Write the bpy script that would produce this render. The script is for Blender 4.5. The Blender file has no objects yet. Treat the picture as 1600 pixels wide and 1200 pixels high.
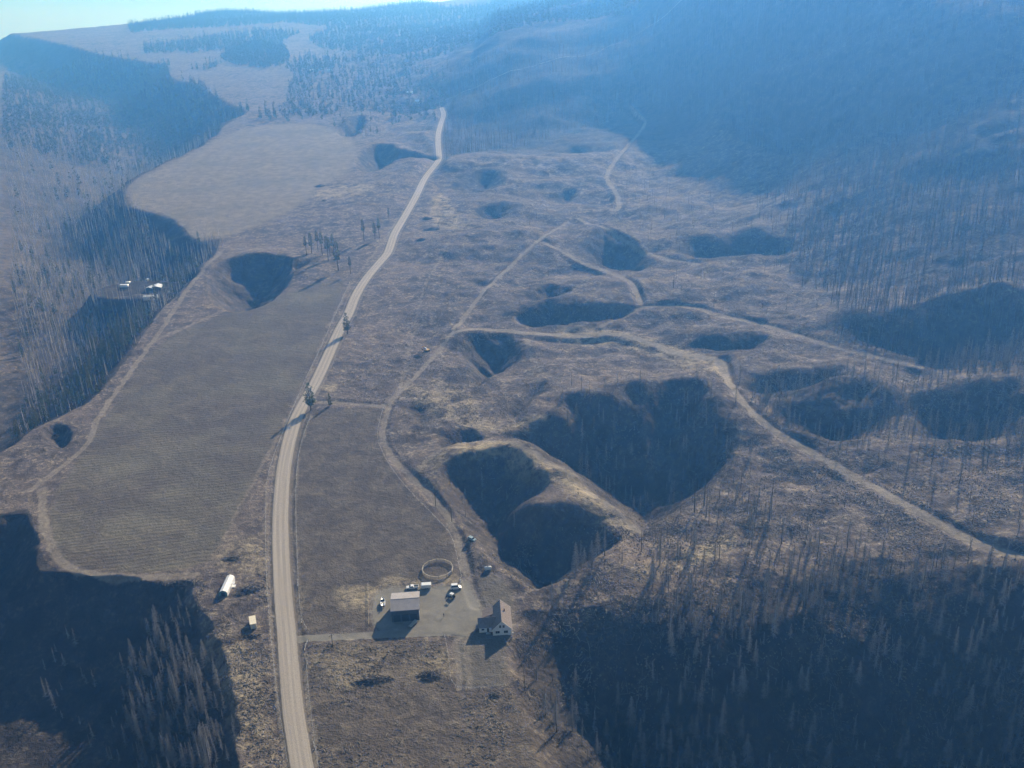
import bpy, bmesh, math, random
import numpy as np
from mathutils import Vector, Matrix

scn = bpy.context.scene
PI = math.pi
CH, PITCH, ROLL, FPX = 270.0, math.radians(24.3), math.radians(2.2), 1560.0      # camera height, downward pitch, roll, focal length in photo pixels
CAMX = (math.cos(ROLL), -math.sin(ROLL)*math.sin(PITCH), -math.sin(ROLL)*math.cos(PITCH))
CAMY = (math.sin(ROLL), math.cos(ROLL)*math.sin(PITCH), math.cos(ROLL)*math.cos(PITCH))
CAMF = (0.0, math.cos(PITCH), -math.sin(PITCH))

# ------------------------------------------------------------------ camera
cd = bpy.data.cameras.new('camera')
cam = bpy.data.objects.new('camera', cd)
scn.collection.objects.link(cam)
cam.location = (0, 0, CH)
cam.rotation_euler = Matrix((CAMX, CAMY, tuple(-c for c in CAMF))).transposed().to_euler()
cd.sensor_width = 36.0
cd.lens = FPX/1600*36.0
cd.clip_start = 1.0
cd.clip_end = 120000.0
scn.camera = cam

# ------------------------------------------------------------------ sky and sun
SUN_EL, SUN_AZ = math.radians(24.0), math.radians(25.0)   # azimuth: clockwise from +Y
w = bpy.data.worlds.new('World'); scn.world = w; w.use_nodes = True
nt = w.node_tree; nt.nodes.clear()
wo = nt.nodes.new('ShaderNodeOutputWorld'); bg = nt.nodes.new('ShaderNodeBackground')
sky = nt.nodes.new('ShaderNodeTexSky'); sky.sky_type = 'NISHITA'; sky.sun_disc = False
sky.sun_elevation = SUN_EL; sky.sun_rotation = SUN_AZ; sky.altitude = 800
nt.links.new(sky.outputs[0], bg.inputs[0]); nt.links.new(bg.outputs[0], wo.inputs[0])
bg.inputs[1].default_value = 0.06
sd = bpy.data.lights.new('sun', 'SUN'); sd.energy = 5.0; sd.angle = math.radians(0.55); sd.color = (1.0, 0.95, 0.89)
sun = bpy.data.objects.new('sun', sd); scn.collection.objects.link(sun)
SDIR = Vector((math.sin(SUN_AZ)*math.cos(SUN_EL), math.cos(SUN_AZ)*math.cos(SUN_EL), math.sin(SUN_EL)))
sun.rotation_euler = SDIR.to_track_quat('Z', 'Y').to_euler()
sun.location = SDIR*3000
vs = scn.view_settings
vs.view_transform = 'Standard'; vs.look = 'None'; vs.gamma = 1.0; vs.use_curve_mapping = False
vs.exposure = 0.60
scn.cycles.volume_bounces = 1
scn.cycles.max_bounces = 6
scn.cycles.diffuse_bounces = 2

HAZE_DENS, HAZE_COL, HAZE_G = 2.7e-4, (0.11, 0.40, 1.0), 0.52

# ------------------------------------------------------------------ maths helpers
def sstep(a, b, x):
    t = np.clip((x-a)/(b-a), 0, 1); return t*t*(3-2*t)
def softplus(x, k):
    return np.where(x/k > 30, x, k*np.log1p(np.exp(np.clip(x/k, -40, 30))))
def _h(ix, iy, s):
    n = (ix.astype(np.int64)*374761393 + iy.astype(np.int64)*668265263 + s*974711) & 0x7fffffff
    n = ((n ^ (n >> 13))*1274126177) & 0x7fffffff
    return ((n ^ (n >> 16)) & 0xffff)/65535.0
def vnoise(x, y, s=0):
    ix = np.floor(x); iy = np.floor(y); fx = x-ix; fy = y-iy
    fx = fx*fx*fx*(fx*(fx*6-15)+10); fy = fy*fy*fy*(fy*(fy*6-15)+10)
    a = _h(ix, iy, s); b = _h(ix+1, iy, s); c = _h(ix, iy+1, s); d = _h(ix+1, iy+1, s)
    return (a*(1-fx)+b*fx)*(1-fy)+(c*(1-fx)+d*fx)*fy
def fbm(x, y, wl, octv=4, s=0, gain=.5, rot=.6):
    t = np.zeros(np.shape(x)); a = 1.0; tot = 0.0; x = x/wl; y = y/wl
    for o in range(octv):
        t = t + a*(vnoise(x+17.3*o, y-9.1*o, s+o)*2-1); tot += a; a *= gain
        x, y = 2.03*(x*math.cos(rot)-y*math.sin(rot)), 2.03*(x*math.sin(rot)+y*math.cos(rot))
    return t/tot
def ray(px, py):
    px = np.asarray(px, float); py = np.asarray(py, float)
    u = (px-800)/FPX; v = (600-py)/FPX
    return tuple(CAMF[i]+u*CAMX[i]+v*CAMY[i] for i in range(3))
def march(px, py, hf, tmax=14000.0):
    """where the view lines through the given photo points meet the ground hf"""
    dx, dy, dz = ray(px, py)
    px = np.atleast_1d(dx)*1.0; dy = np.atleast_1d(dy)*1.0; dz = np.atleast_1d(dz)*1.0
    t = np.full(px.shape, 120.0); lo = t.copy(); hi = np.full(px.shape, tmax); hit = np.zeros(px.shape, bool)
    while True:
        act = ~hit & (t < tmax)
        if not act.any(): break
        z = CH+dz[act]*t[act]; g = hf(px[act]*t[act], dy[act]*t[act])
        idx = np.where(act)[0]; under = z < g
        hi[idx[under]] = t[idx[under]]; hit[idx[under]] = True
        up = idx[~under]; lo[up] = t[up]; t[up] = t[up]*1.012+1.0
    for _ in range(14):
        m = (lo+hi)/2; z = CH+dz*m; under = z < hf(px*m, dy*m)
        hi = np.where(under, m, hi); lo = np.where(under, lo, m)
    return np.stack([px*hi, dy*hi], 1)
def seg_dist(X, Y, pl, closed=False, signed=False):
    """distance of points to a polyline"""
    best = np.full(X.shape, 1e9); sg = np.zeros(X.shape)
    n = len(pl); m = n if closed else n-1
    for i in range(m):
        ax, ay = pl[i]; bx, by = pl[(i+1) % n]
        ex, ey = bx-ax, by-ay; L2 = ex*ex+ey*ey+1e-9
        t = np.clip(((X-ax)*ex+(Y-ay)*ey)/L2, 0, 1)
        qx = X-ax-t*ex; qy = Y-ay-t*ey; d = np.sqrt(qx*qx+qy*qy)
        c = d < best
        best = np.where(c, d, best)
        if signed: sg = np.where(c, np.sign(ex*(Y-ay)-ey*(X-ax)), sg)
    return (best, sg) if signed else best
def inside(X, Y, pg):
    r = np.zeros(X.shape, bool); n = len(pg)
    for i in range(n):
        ax, ay = pg[i]; bx, by = pg[(i+1) % n]
        if ay == by: continue
        c = ((ay > Y) != (by > Y)) & (X < (bx-ax)*(Y-ay)/(by-ay)+ax)
        r ^= c
    return r
def signed_in(X, Y, pg, pad=60.0):
    """positive distance inside the polygon, negative outside (only near it)"""
    X = np.asarray(X, float); Y = np.asarray(Y, float)
    out = np.full(X.shape, -pad)
    x0, y0 = pg.min(0)-pad; x1, y1 = pg.max(0)+pad
    m = (X > x0) & (X < x1) & (Y > y0) & (Y < y1)
    if m.any():
        xs, ys = X[m], Y[m]
        d = seg_dist(xs, ys, pg, True); i = inside(xs, ys, pg)
        out[m] = np.where(i, d, -d)
    return out
def smooth_poly(p, it=2):
    p = np.asarray(p, float)
    for _ in range(it):
        q = np.roll(p, -1, 0); p = np.stack([.75*p+.25*q, .25*p+.75*q], 1).reshape(-1, 2)
    return p
def smooth_line(p, it=2):
    p = np.asarray(p, float)
    for _ in range(it):
        a, b = p[:-1], p[1:]
        m = np.stack([.75*a+.25*b, .25*a+.75*b], 1).reshape(-1, 2)
        p = np.concatenate([p[:1], m, p[-1:]])
    return p

# ------------------------------------------------------------------ lie of the land (metres, z up)
def far_edge(X):            # where the upland breaks off above the lake
    return np.interp(X, [-6000, -3000, -1520, -1215, -600, 500, 3000], [2600, 3300, 4050, 4700, 4600, 5200, 5600])
def H0(X, Y):
    X = np.asarray(X, float); Y = np.asarray(Y, float)
    lat = 0.13*softplus(X-135-0.1*np.clip(Y-400, 0, 900), 45)+.14*softplus(X-330, 60)*sstep(400, 900, Y)
    lat = 235*np.tanh(lat/235)
    y0 = sum(np.interp(X+o, [-450, -250, -110, 0, 165, 250, 300, 430, 800, 1500], [2300, 2150, 1820, 1500, 1560, 1420, 1260, 1080, 900, 800]) for o in (-110, -65, -22, 22, 65, 110))/6+35*fbm(X, Y, 260, 3, 15)
    hc = np.interp(X, [-450, -250, -50, 0, 250, 600, 1000, 1800, 3500], [0, 12, 55, 92, 122, 165, 190, 215, 230])*(1+.10*fbm(X, Y, 300, 3, 17))
    r = .30*softplus(Y-y0-20, 50)
    m = hc*np.tanh(r/np.maximum(hc, 1))
    m = m+.14*softplus(Y-560, 60)*sstep(190, 520, X)*(1-sstep(1000, 1700, Y)*.4)
    hill = lat+m
    hill = hill*(1-sstep(2500, 3200, Y)*.6*sstep(1400, 500, X))
    z = hill
    z = z+sstep(2800, 3800, Y)*24*fbm(X, Y, 900, 3, 5)
    e = far_edge(X)
    z = z-(z+270)*sstep(e-120, e+900, Y)
    z = z+sstep(13500, 17000, Y)*(380+110*fbm(X, Y, 4000, 4, 9))
    return z
Z0 = lambda X, Y: np.zeros(np.shape(X))

PITS = [  # outline in the photo, wall slope, greatest depth
 ([(676,738),(740,716),(800,718),(845,745),(868,770),(858,784),(840,796),(850,804),(890,800),(925,808),(955,822),(975,850),(945,872),(905,898),(855,920),(822,920),(785,890),(752,860),(728,838),(702,800),(682,770)], 1.05, 44, 2.5),
 ([(765,688),(800,670),(858,657),(868,622),(905,622),(950,636),(1000,616),(1060,608),(1105,620),(1135,655),(1158,700),(1140,740),(1100,780),(1060,808),(1012,836),(975,814),(935,786),(880,752),(830,722),(795,704)], .94, 60, 6),
 ([(683,690),(720,668),(750,672),(765,692),(730,702),(690,718),(675,705)], .95, 14),
 ([(785,652),(800,625),(840,600),(872,596),(852,622),(825,645),(800,656)], .95, 14),
 ([(628,640),(650,622),(690,625),(702,642),(680,668),(650,674)], .7, 7),
 ([(712,530),(740,522),(790,520),(818,528),(828,552),(800,568),(772,584),(745,608),(732,602),(720,572)], .95, 30),
 ([(318,436),(336,410),(395,400),(448,402),(472,414),(462,440),(432,468),(392,486),(350,488),(322,470)], 1.0, 26, 2),
 ([(450,410),(500,400),(505,412),(470,425),(430,440)], .8, 10),
 ([(893,395),(925,365),(945,360),(975,372),(1010,392),(1035,410),(1000,422),(960,418),(920,410)], 1.0, 30),
 ([(800,482),(850,468),(900,478),(960,484),(988,490),(960,502),(900,507),(840,507),(805,497)], .85, 16, 6),
 ([(800,464),(860,438),(898,462),(850,474)], .9, 12),
 ([(1145,612),(1180,592),(1250,584),(1330,590),(1345,606),(1280,628),(1200,632)], .72, 25, 14),
 ([(1183,655),(1230,630),(1300,618),(1385,608),(1400,640),(1370,690),(1300,712),(1230,690)], .74, 45, 16),
 ([(1294,512),(1340,503),(1420,500),(1500,480),(1620,470),(1640,560),(1560,566),(1450,574),(1370,556),(1310,530)], .74, 60, 16),
 ([(1414,640),(1450,612),(1550,600),(1650,600),(1650,680),(1540,690),(1450,700),(1415,680)], .7, 40, 16),
 ([(1063,540),(1090,527),(1160,524),(1205,535),(1190,556),(1120,556)], .74, 14),
 ([(1045,392),(1080,372),(1130,378),(1170,366),(1240,372),(1262,386),(1200,398),(1130,410),(1060,412)], .66, 25),
 ([(1112,192),(1135,160),(1180,130),(1250,105),(1330,85),(1400,95),(1450,135),(1470,180),(1420,208),(1340,213),(1260,238),(1200,238),(1140,218)], .62, 60),
 ([(552,248),(575,228),(610,226),(640,240),(690,243),(690,250),(635,252),(602,264),(575,272),(555,264)], .95, 30),
 ([(520,195),(555,180),(580,190),(560,212),(530,215)], .9, 30),
 ([(700,280),(745,268),(800,272),(790,290),(740,302),(705,300)], .7, 10),
 ([(730,322),(790,312),(830,318),(800,336),(750,342)], .7, 14),
 ([(845,300),(890,290),(900,300),(870,312)], .7, 10),
 ([(880,232),(905,226),(925,234),(905,242)], .7, 12),
 ([(830,240),(855,236),(860,245),(840,250)], .7, 10),
 ([(815,262),(840,256),(850,264),(830,270)], .7, 10),
 ([(860,262),(885,256),(900,264),(880,270)], .7, 10),
 ([(765,262),(785,254),(800,262),(780,268)], .7, 10),
 ([(825,356),(850,350),(865,358),(845,366)], .7, 9),
 ([(725,432),(760,425),(770,440),(740,452)], .7, 6),
 ([(1050,270),(1080,262),(1105,270),(1080,280)], .7, 10),
 ([(56,678),(78,660),(112,664),(118,684),(94,706),(68,698)], .95, 7, 1),
]
VAL_UP = [(-60,745),(20,690),(60,664),(150,622),(190,572),(228,520),(252,480),(285,455),(355,372),(318,380),(296,374),(278,347),(238,334),(200,320),(196,298),(213,278),(258,255),(300,235),(338,212),(350,196),(392,172),(352,160),(325,142),(312,130),(268,125),(262,100),(225,96),(150,84),(-200,60)]
VAL_LO = [(-200,830),(20,800),(48,792),(62,862),(82,892),(150,903),(250,908),(288,912),(285,930),(305,960),(330,1010),(345,1060),(368,1120),(372,1200),(385,1330),(400,1600)]
SLOPE_R = [(806,955),(850,945),(950,945),(1050,940),(1150,915),(1250,880),(1350,862),(1450,872),(1600,888),(1900,900),(2600,1000),(2600,1700),(1200,1900),(820,1600),(850,1300),(842,1200),(822,1140),(803,1085),(788,1046),(798,1000)]
def back(pts, it=2, closed=True, hf=H0):
    p = np.array(pts, float); q = march(p[:, 0], p[:, 1], hf)
    return smooth_poly(q, it) if closed else smooth_line(q, it)
pitsW = [(back(q[0]), q[1], q[2], q[3] if len(q) > 3 else 0) for q in PITS]
valupW = back(VAL_UP, 1, False); vallowW = back(VAL_LO, 2, False); slopeW = back(SLOPE_R, 1)
FARM = march([232], [452], lambda X, Y: np.full(np.shape(X), -12.0))[0]
valup_poly = np.concatenate([valupW, [[-6000, valupW[-1][1]], [-6000, valupW[0][1]]]])
vallow_poly = np.concatenate([vallowW, [[vallowW[-1][0], -300], [-900, -300], [-900, vallowW[0][1]]]])

ROAD = back([(500,1330),(482,1240),(472,1200),(466,1160),(459,1120),(454,1070),(450,1020),(448,990),(443,940),(440,890),(438,840),(438,800),(442,740),(449,700),(454,680),(460,660),(469,640),(480,620),(492,600),(510,562),(523,532),(533,510),(545,490),(552,470),(562,450),(576,430),(593,410),(606,396),(611,381),(616,365),(625,350),(637,330),(652,303),(662,280),(677,261),(686,250),(686,240),(684,225),(685,206),(690,190),(694,180),(690,172)], 2, False, Z0)
DRIVE = back([(446,1000),(470,998),(520,996),(600,992),(660,990),(700,988),(730,985)], 2, False, Z0)
YARD = back([(582,920),(640,918),(700,918),(722,905),(735,908),(742,930),(752,945),(758,962),(750,975),(738,985),(732,1000),(700,992),(640,993),(580,992)], 2, True, Z0)
LAWN = back([(742,900),(775,895),(800,915),(806,950),(800,990),(793,1040),(792,1075),(745,1078),(712,1075),(705,1000),(745,990),(760,960),(745,935)], 1, True, Z0)
FIELD = back([(78,775),(132,702),(160,655),(245,532),(345,492),(520,434),(545,440),(510,520),(480,585),(430,690),(400,750),(352,842),(318,890),(200,898),(105,886),(75,850)], 1, True, Z0)
FIELD_UP = back([(205,318),(200,300),(216,280),(262,258),(305,238),(345,214),(400,196),(480,192),(530,205),(560,230),(545,270),(500,290),(470,320),(420,345),(350,372),(305,372),(280,345),(240,332)], 1, True, Z0)
LOWPLOT = back([(482,1006),(690,998),(704,1040),(708,1080),(790,1080),(850,1160),(880,1330),(520,1330),(492,1160),(484,1070)], 0, True, Z0)
PADDOCK = back([(470,640),(595,635),(588,685),(612,735),(660,785),(705,830),(720,905),(640,918),(575,925),(575,985),(480,990),(460,960),(455,800)], 0, True, Z0)
TRACKS = [   # photo line, width m, strength
 ([(745,945),(730,905),(722,870),(715,838),(695,800),(668,768),(640,745),(612,712),(595,686),(600,655),(607,635),(625,610),(662,574),(705,525),(735,480),(775,432),(820,393),(862,362),(885,345)], 4.2, .8),
 ([(497,628),(540,630),(607,635)], 4.5, .8),
 ([(705,524),(760,517),(820,520),(900,520),(960,515),(1010,530),(1060,548),(1100,555),(1128,560),(1133,590)], 7.0, 1),
 ([(1128,560),(1133,590),(1145,625),(1180,660),(1240,690),(1300,720),(1370,760),(1440,800),(1500,835),(1560,862),(1640,880)], 6.0, 1),
 ([(905,340),(950,365),(1000,390),(1040,405),(1090,412)], 5, .9),
 ([(985,160),(1000,178),(1012,188),(990,215),(945,270),(952,285),(965,300),(968,328),(955,325)], 6, .9),
 ([(850,380),(880,392),(905,408),(950,422),(985,440),(998,468),(1000,478)], 5, .8),
 ([(940,508),(1000,480),(1080,478),(1150,498),(1220,515),(1300,540),(1380,560),(1440,570)], 4.5, .8),
 ([(1090,485),(1120,494),(1150,498)], 4, .6),
 ([(642,745),(680,722),(720,704),(765,697),(800,712),(850,735),(900,765),(950,795),(998,830)], 3.5, .75),
 ([(710,375),(690,400),(662,450),(650,500),(640,540),(628,600),(608,630)], 3, .45),
 ([(820,520),(832,560),(850,590),(900,600)], 4, .5),
 ([(712,1000),(714,1040),(716,1078)], 3, .6),
 ([(728,1000),(730,1040),(733,1075)], 3, .5),
 ([(40,770),(66,752),(95,730),(132,700),(148,672),(150,656),(190,600),(240,532),(262,500),(300,440),(345,395)], 4.5, .78),
 ([(66,765),(66,800),(74,845),(100,889),(160,899),(240,903),(305,898)], 5.5, .79)
,
 ([(240,532),(300,508),(400,460),(430,440)], 5, .5),
 ([(350,842),(400,745),(440,672),(470,618),(510,520),(548,440),(575,410),(625,340)], 2.5, .5),
 ([(402,985),(410,900),(412,800),(425,720)], 2, .25),
 ([(388,50),(394,60),(388,66)], 14, .9),
 ([(418,430),(445,420),(500,412),(560,378),(600,368)], 3.5, .4),
 ([(640,148),(655,165),(668,175),(690,185)], 6, .7),
 ([(175,445),(215,440),(240,440),(262,452),(290,448)], 3, .5),
 ([(300,430),(270,465),(240,500)], 4, .6),
 ([(1120,575),(1070,560),(1030,540)], 3, .3),
 ([(745,870),(760,890),(778,905)], 5, .4),
 ([(550,445),(600,380)], 2, .3),
 ([(486,650),(468,700),(462,760),(463,830),(466,900),(470,968)], 1.8, .5), ([(476,1019),(478,1028),(482,1080),(488,1130),(497,1198)], 1.8, .5), ([(425,720),(416,765),(415,850),(418,930),(423,990),(430,1060),(438,1120),(450,1195)], 1.8, .5),
 ([(1260,470),(1330,445),(1440,425),(1500,418)], 4, .5),
]
tracksW = [(back(p, 2, False), wd, st) for p, wd, st in TRACKS]

def veg(X, Y):
    """1 on the open plateau that has been graded and farmed, 0 on wild ground"""
    m = np.zeros(X.shape)
    for pg, soft in ((FIELD, 20), (FIELD_UP, 60), (PADDOCK, 12), (LOWPLOT, 6), (LAWN, 6), (YARD, 6)):
        m = np.maximum(m, sstep(-soft, 2, signed_in(X, Y, pg, 80)))
    return m
def terrain(X, Y, full=True):
    X = np.asarray(X, float); Y = np.asarray(Y, float)
    # wobble the outlines so that no edge runs straight
    wx = X+10*fbm(X, Y, 42, 5, 41)+6*fbm(X, Y, 60, 2, 45)+6*fbm(X, Y, 90, 2, 43)*sstep(500, 900, Y)
    wy = Y+12*fbm(X, Y, 42, 5, 57)+7*fbm(X, Y, 60, 2, 49)+8*fbm(X, Y, 90, 2, 47)*sstep(500, 900, Y)
    z = H0(X, Y)
    dug = np.zeros(X.shape); rim = np.zeros(X.shape); patch = fbm(X, Y, 34, 2, 61)
    for pg, s, dm, rr in pitsW:
        k = .35 if s > .93 else 1.0
        dr = signed_in(X+k*(wx-X), Y+k*(wy-Y), pg, 45); d = np.maximum(dr, -14)
        r = rr or (min(5.0, dm*.22) if s > .75 else 11.0)
        dd = (softplus(d-r*.5, r*.45)-r*.45*math.log(1+math.exp(-1/.9)))*(s*(1+(.25 if s > .75 else .5)*patch))
        p = dm*np.tanh(np.clip(dd, 0, None)/dm)
        dug = np.maximum(dug, p)
        if dm > 11:
            c = pg.mean(0); vx, vy = X-c[0], Y-c[1]; cs = (vx*.35+vy*.94)/(np.sqrt(vx*vx+vy*vy)+1)
            rim = np.maximum(rim, dm*.13*sstep(.1, .8, cs)*np.exp(-(np.clip(-dr, 0, None)/22)**2))
    gl = np.abs(fbm(X, Y, 24, 3, 71)); z = z-dug+np.clip(dug/10, 0, 1)*(2.2*fbm(X, Y, 13, 3, 73)-5*np.clip(.18-gl, 0, 1))
    z = z+rim*sstep(9, 30, seg_dist(X, Y, ROAD))*(1-veg(X, Y))*(1+.6*patch)*sstep(0, 1, rim)
    # the valley along the left, its far side rising again
    rd = seg_dist(X, Y, ROAD) if full else np.full(X.shape, 99.0)
    m = (X < 100) & (Y > 380) & (Y < 6000)
    d = np.zeros(X.shape)
    if m.any():
        i = inside(wx[m], wy[m], valup_poly)
        dd = seg_dist(wx[m], wy[m], valupW); d[m] = np.where(i, dd, 0)
    k = 1+sstep(900, 1800, Y)*1.0
    z = z-46*k*(1-np.exp(-(d*.92/(46*k))**1.3))+85*np.tanh(.38*softplus(d-78*k, 16)/85)
    m = (X < 60) & (Y < 520)
    d = np.zeros(X.shape)
    if m.any():
        i = inside(wx[m], wy[m], vallow_poly)
        dd = seg_dist(wx[m], wy[m], vallowW); d[m] = np.where(i, dd, 0)
    z = z-34*np.tanh(.85*d/34)+np.minimum(.6*softplus(d-118, 6), 60)*sstep(380, 320, Y)
    # the wooded slope that falls towards the viewer on the right
    m = (X > -60) & (Y < 560)
    d = np.zeros(X.shape)
    if m.any():
        d[m] = np.clip(signed_in(wx[m], wy[m], slopeW, 5), 0, None)
    of = 2+42*sstep(312, 372, Y); z = z-((.22+.16*sstep(350, 315, Y))*d+(.31+.13*sstep(340, 300, Y))*(softplus(d-of, 12)-softplus(-of, 12)))*(1+.32*patch)-sstep(0, 25, d)*2.2*fbm(X, Y, 30, 3, 81)
    q = np.sqrt(((X-FARM[0]+10)/40)**2+((Y-FARM[1])/26)**2); z = z+(-12-z)*sstep(1.5, .95, q)     # levelled ground of the farm in the valley
    # hummocks, small relief
    wild = (1-veg(X, Y))*sstep(5, 22, rd); wild_t = np.ones(X.shape)
    big = sstep(-120, 60, X+.15*(Y-450))*sstep(4200, 2700, Y)
    for ln, wd, st in tracksW:                      # hill tracks are cut a little into the slope
        if st < .8: continue
        x0, y0 = ln.min(0)-12; x1, y1 = ln.max(0)+12
        m = (X > x0) & (X < x1) & (Y > y0) & (Y < y1)
        if m.any():
            dd = seg_dist(X[m], Y[m], ln); z[m] -= (1.0 if wd > 5.4 else .45)*sstep(wd*1.0, wd*.5, dd); wild_t[m] = np.minimum(wild_t[m], .35+.65*sstep(wd*.4, wd*1.3, dd))
    wild = wild*wild_t
    z = z+wild*(big*(8.5*fbm(X, Y, 85, 4, 3)+2.4*fbm(X*.8, Y*1.2, 27, 3, 5)+.016*np.clip(Y-600, 0, 1500)*fbm(X*.7, Y*1.2, 170, 4, 8))
                +.55*fbm(X, Y, 9, 3, 21)+.16*fbm(X, Y, 2.2, 2, 31))
    z = z+(1-wild)*.10*fbm(X, Y, 3.0, 2, 77)*sstep(3, 8, rd)
    z = z+sstep(3.6, 5.2, rd)*(1-sstep(5.2, 9, rd))*-.35     # ditches
    return z

# ------------------------------------------------------------------ node helpers
class NT:
    def __init__(s, name, disp=False):
        s.m = bpy.data.materials.new(name); s.m.use_nodes = True; s.t = s.m.node_tree; s.t.nodes.clear()
        s.out = s.t.nodes.new('ShaderNodeOutputMaterial')
    def n(s, typ, ins=None, **kw):
        nd = s.t.nodes.new(typ)
        for k, v in kw.items(): setattr(nd, k, v)
        for k, v in (ins or {}).items(): s.put(nd.inputs[k], v)
        return nd
    def put(s, sock, v):
        if isinstance(v, bpy.types.NodeSocket): s.t.links.new(v, sock)
        elif isinstance(v, bpy.types.Node): s.t.links.new(v.outputs[0], sock)
        else:
            if sock.type == 'RGBA' and len(v) == 3: v = (*v, 1)
            sock.default_value = v
    def math(s, op, a, b=0.0, c=None, clamp=False):
        nd = s.t.nodes.new('ShaderNodeMath'); nd.operation = op; nd.use_clamp = clamp
        s.put(nd.inputs[0], a); s.put(nd.inputs[1], b)
        if c is not None: s.put(nd.inputs[2], c)
        return nd.outputs[0]
    def mix(s, f, a, b):
        nd = s.t.nodes.new('ShaderNodeMix'); nd.data_type = 'RGBA'
        s.put(nd.inputs[0], f); s.put(nd.inputs[6], a); s.put(nd.inputs[7], b); return nd.outputs[2]
    def noise(s, vec, scale, detail=3.0, rough=.55, dist=0.0):
        nd = s.n('ShaderNodeTexNoise', {'Scale': scale, 'Detail': detail, 'Roughness': rough, 'Distortion': dist})
        s.put(nd.inputs['Vector'], vec); return nd.outputs[0]
    def ramp(s, f, lo, hi, a=0.0, b=1.0):
        nd = s.n('ShaderNodeMapRange', {'Value': f, 'From Min': lo, 'From Max': hi, 'To Min': a, 'To Max': b}, interpolation_type='SMOOTHSTEP')
        return nd.outputs[0]
    def attr(s, name):
        return s.n('ShaderNodeAttribute', attribute_name=name).outputs['Fac']
    def bsdf(s, col, rough=.9, spec=.2, bump=None, bdist=.1, bstr=1.0, **kw):
        b = s.n('ShaderNodeBsdfPrincipled', {'Base Color': col, 'Roughness': rough, 'Specular IOR Level': spec, **kw})
        if bump is not None:
            bn = s.n('ShaderNodeBump', {'Height': bump, 'Distance': bdist, 'Strength': bstr}); s.put(b.inputs['Normal'], bn)
        s.t.links.new(b.outputs[0], s.out.inputs[0]); return b

def simple_mat(name, c1, c2=None, scale=2.0, rough=.8, spec=.3, metal=0.0, bumpd=0.0, random_tint=0.0):
    t = NT(name); pos = t.n('ShaderNodeTexCoord').outputs['Object']
    nz = t.noise(pos, scale, 4)
    c2 = c2 or tuple(x*.7 for x in c1)
    col = t.mix(t.ramp(nz, .35, .65), (*c1, 1), (*c2, 1))
    if random_tint:
        r = t.n('ShaderNodeObjectInfo').outputs['Random']
        hv = t.n('ShaderNodeHueSaturation', {'Value': t.math('MULTIPLY_ADD', r, 2*random_tint, 1-random_tint), 'Color': col}); col = hv.outputs[0]
    t.bsdf(col, rough, spec, nz if bumpd else None, bumpd, 1.0, Metallic=metal)
    return t.m

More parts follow.
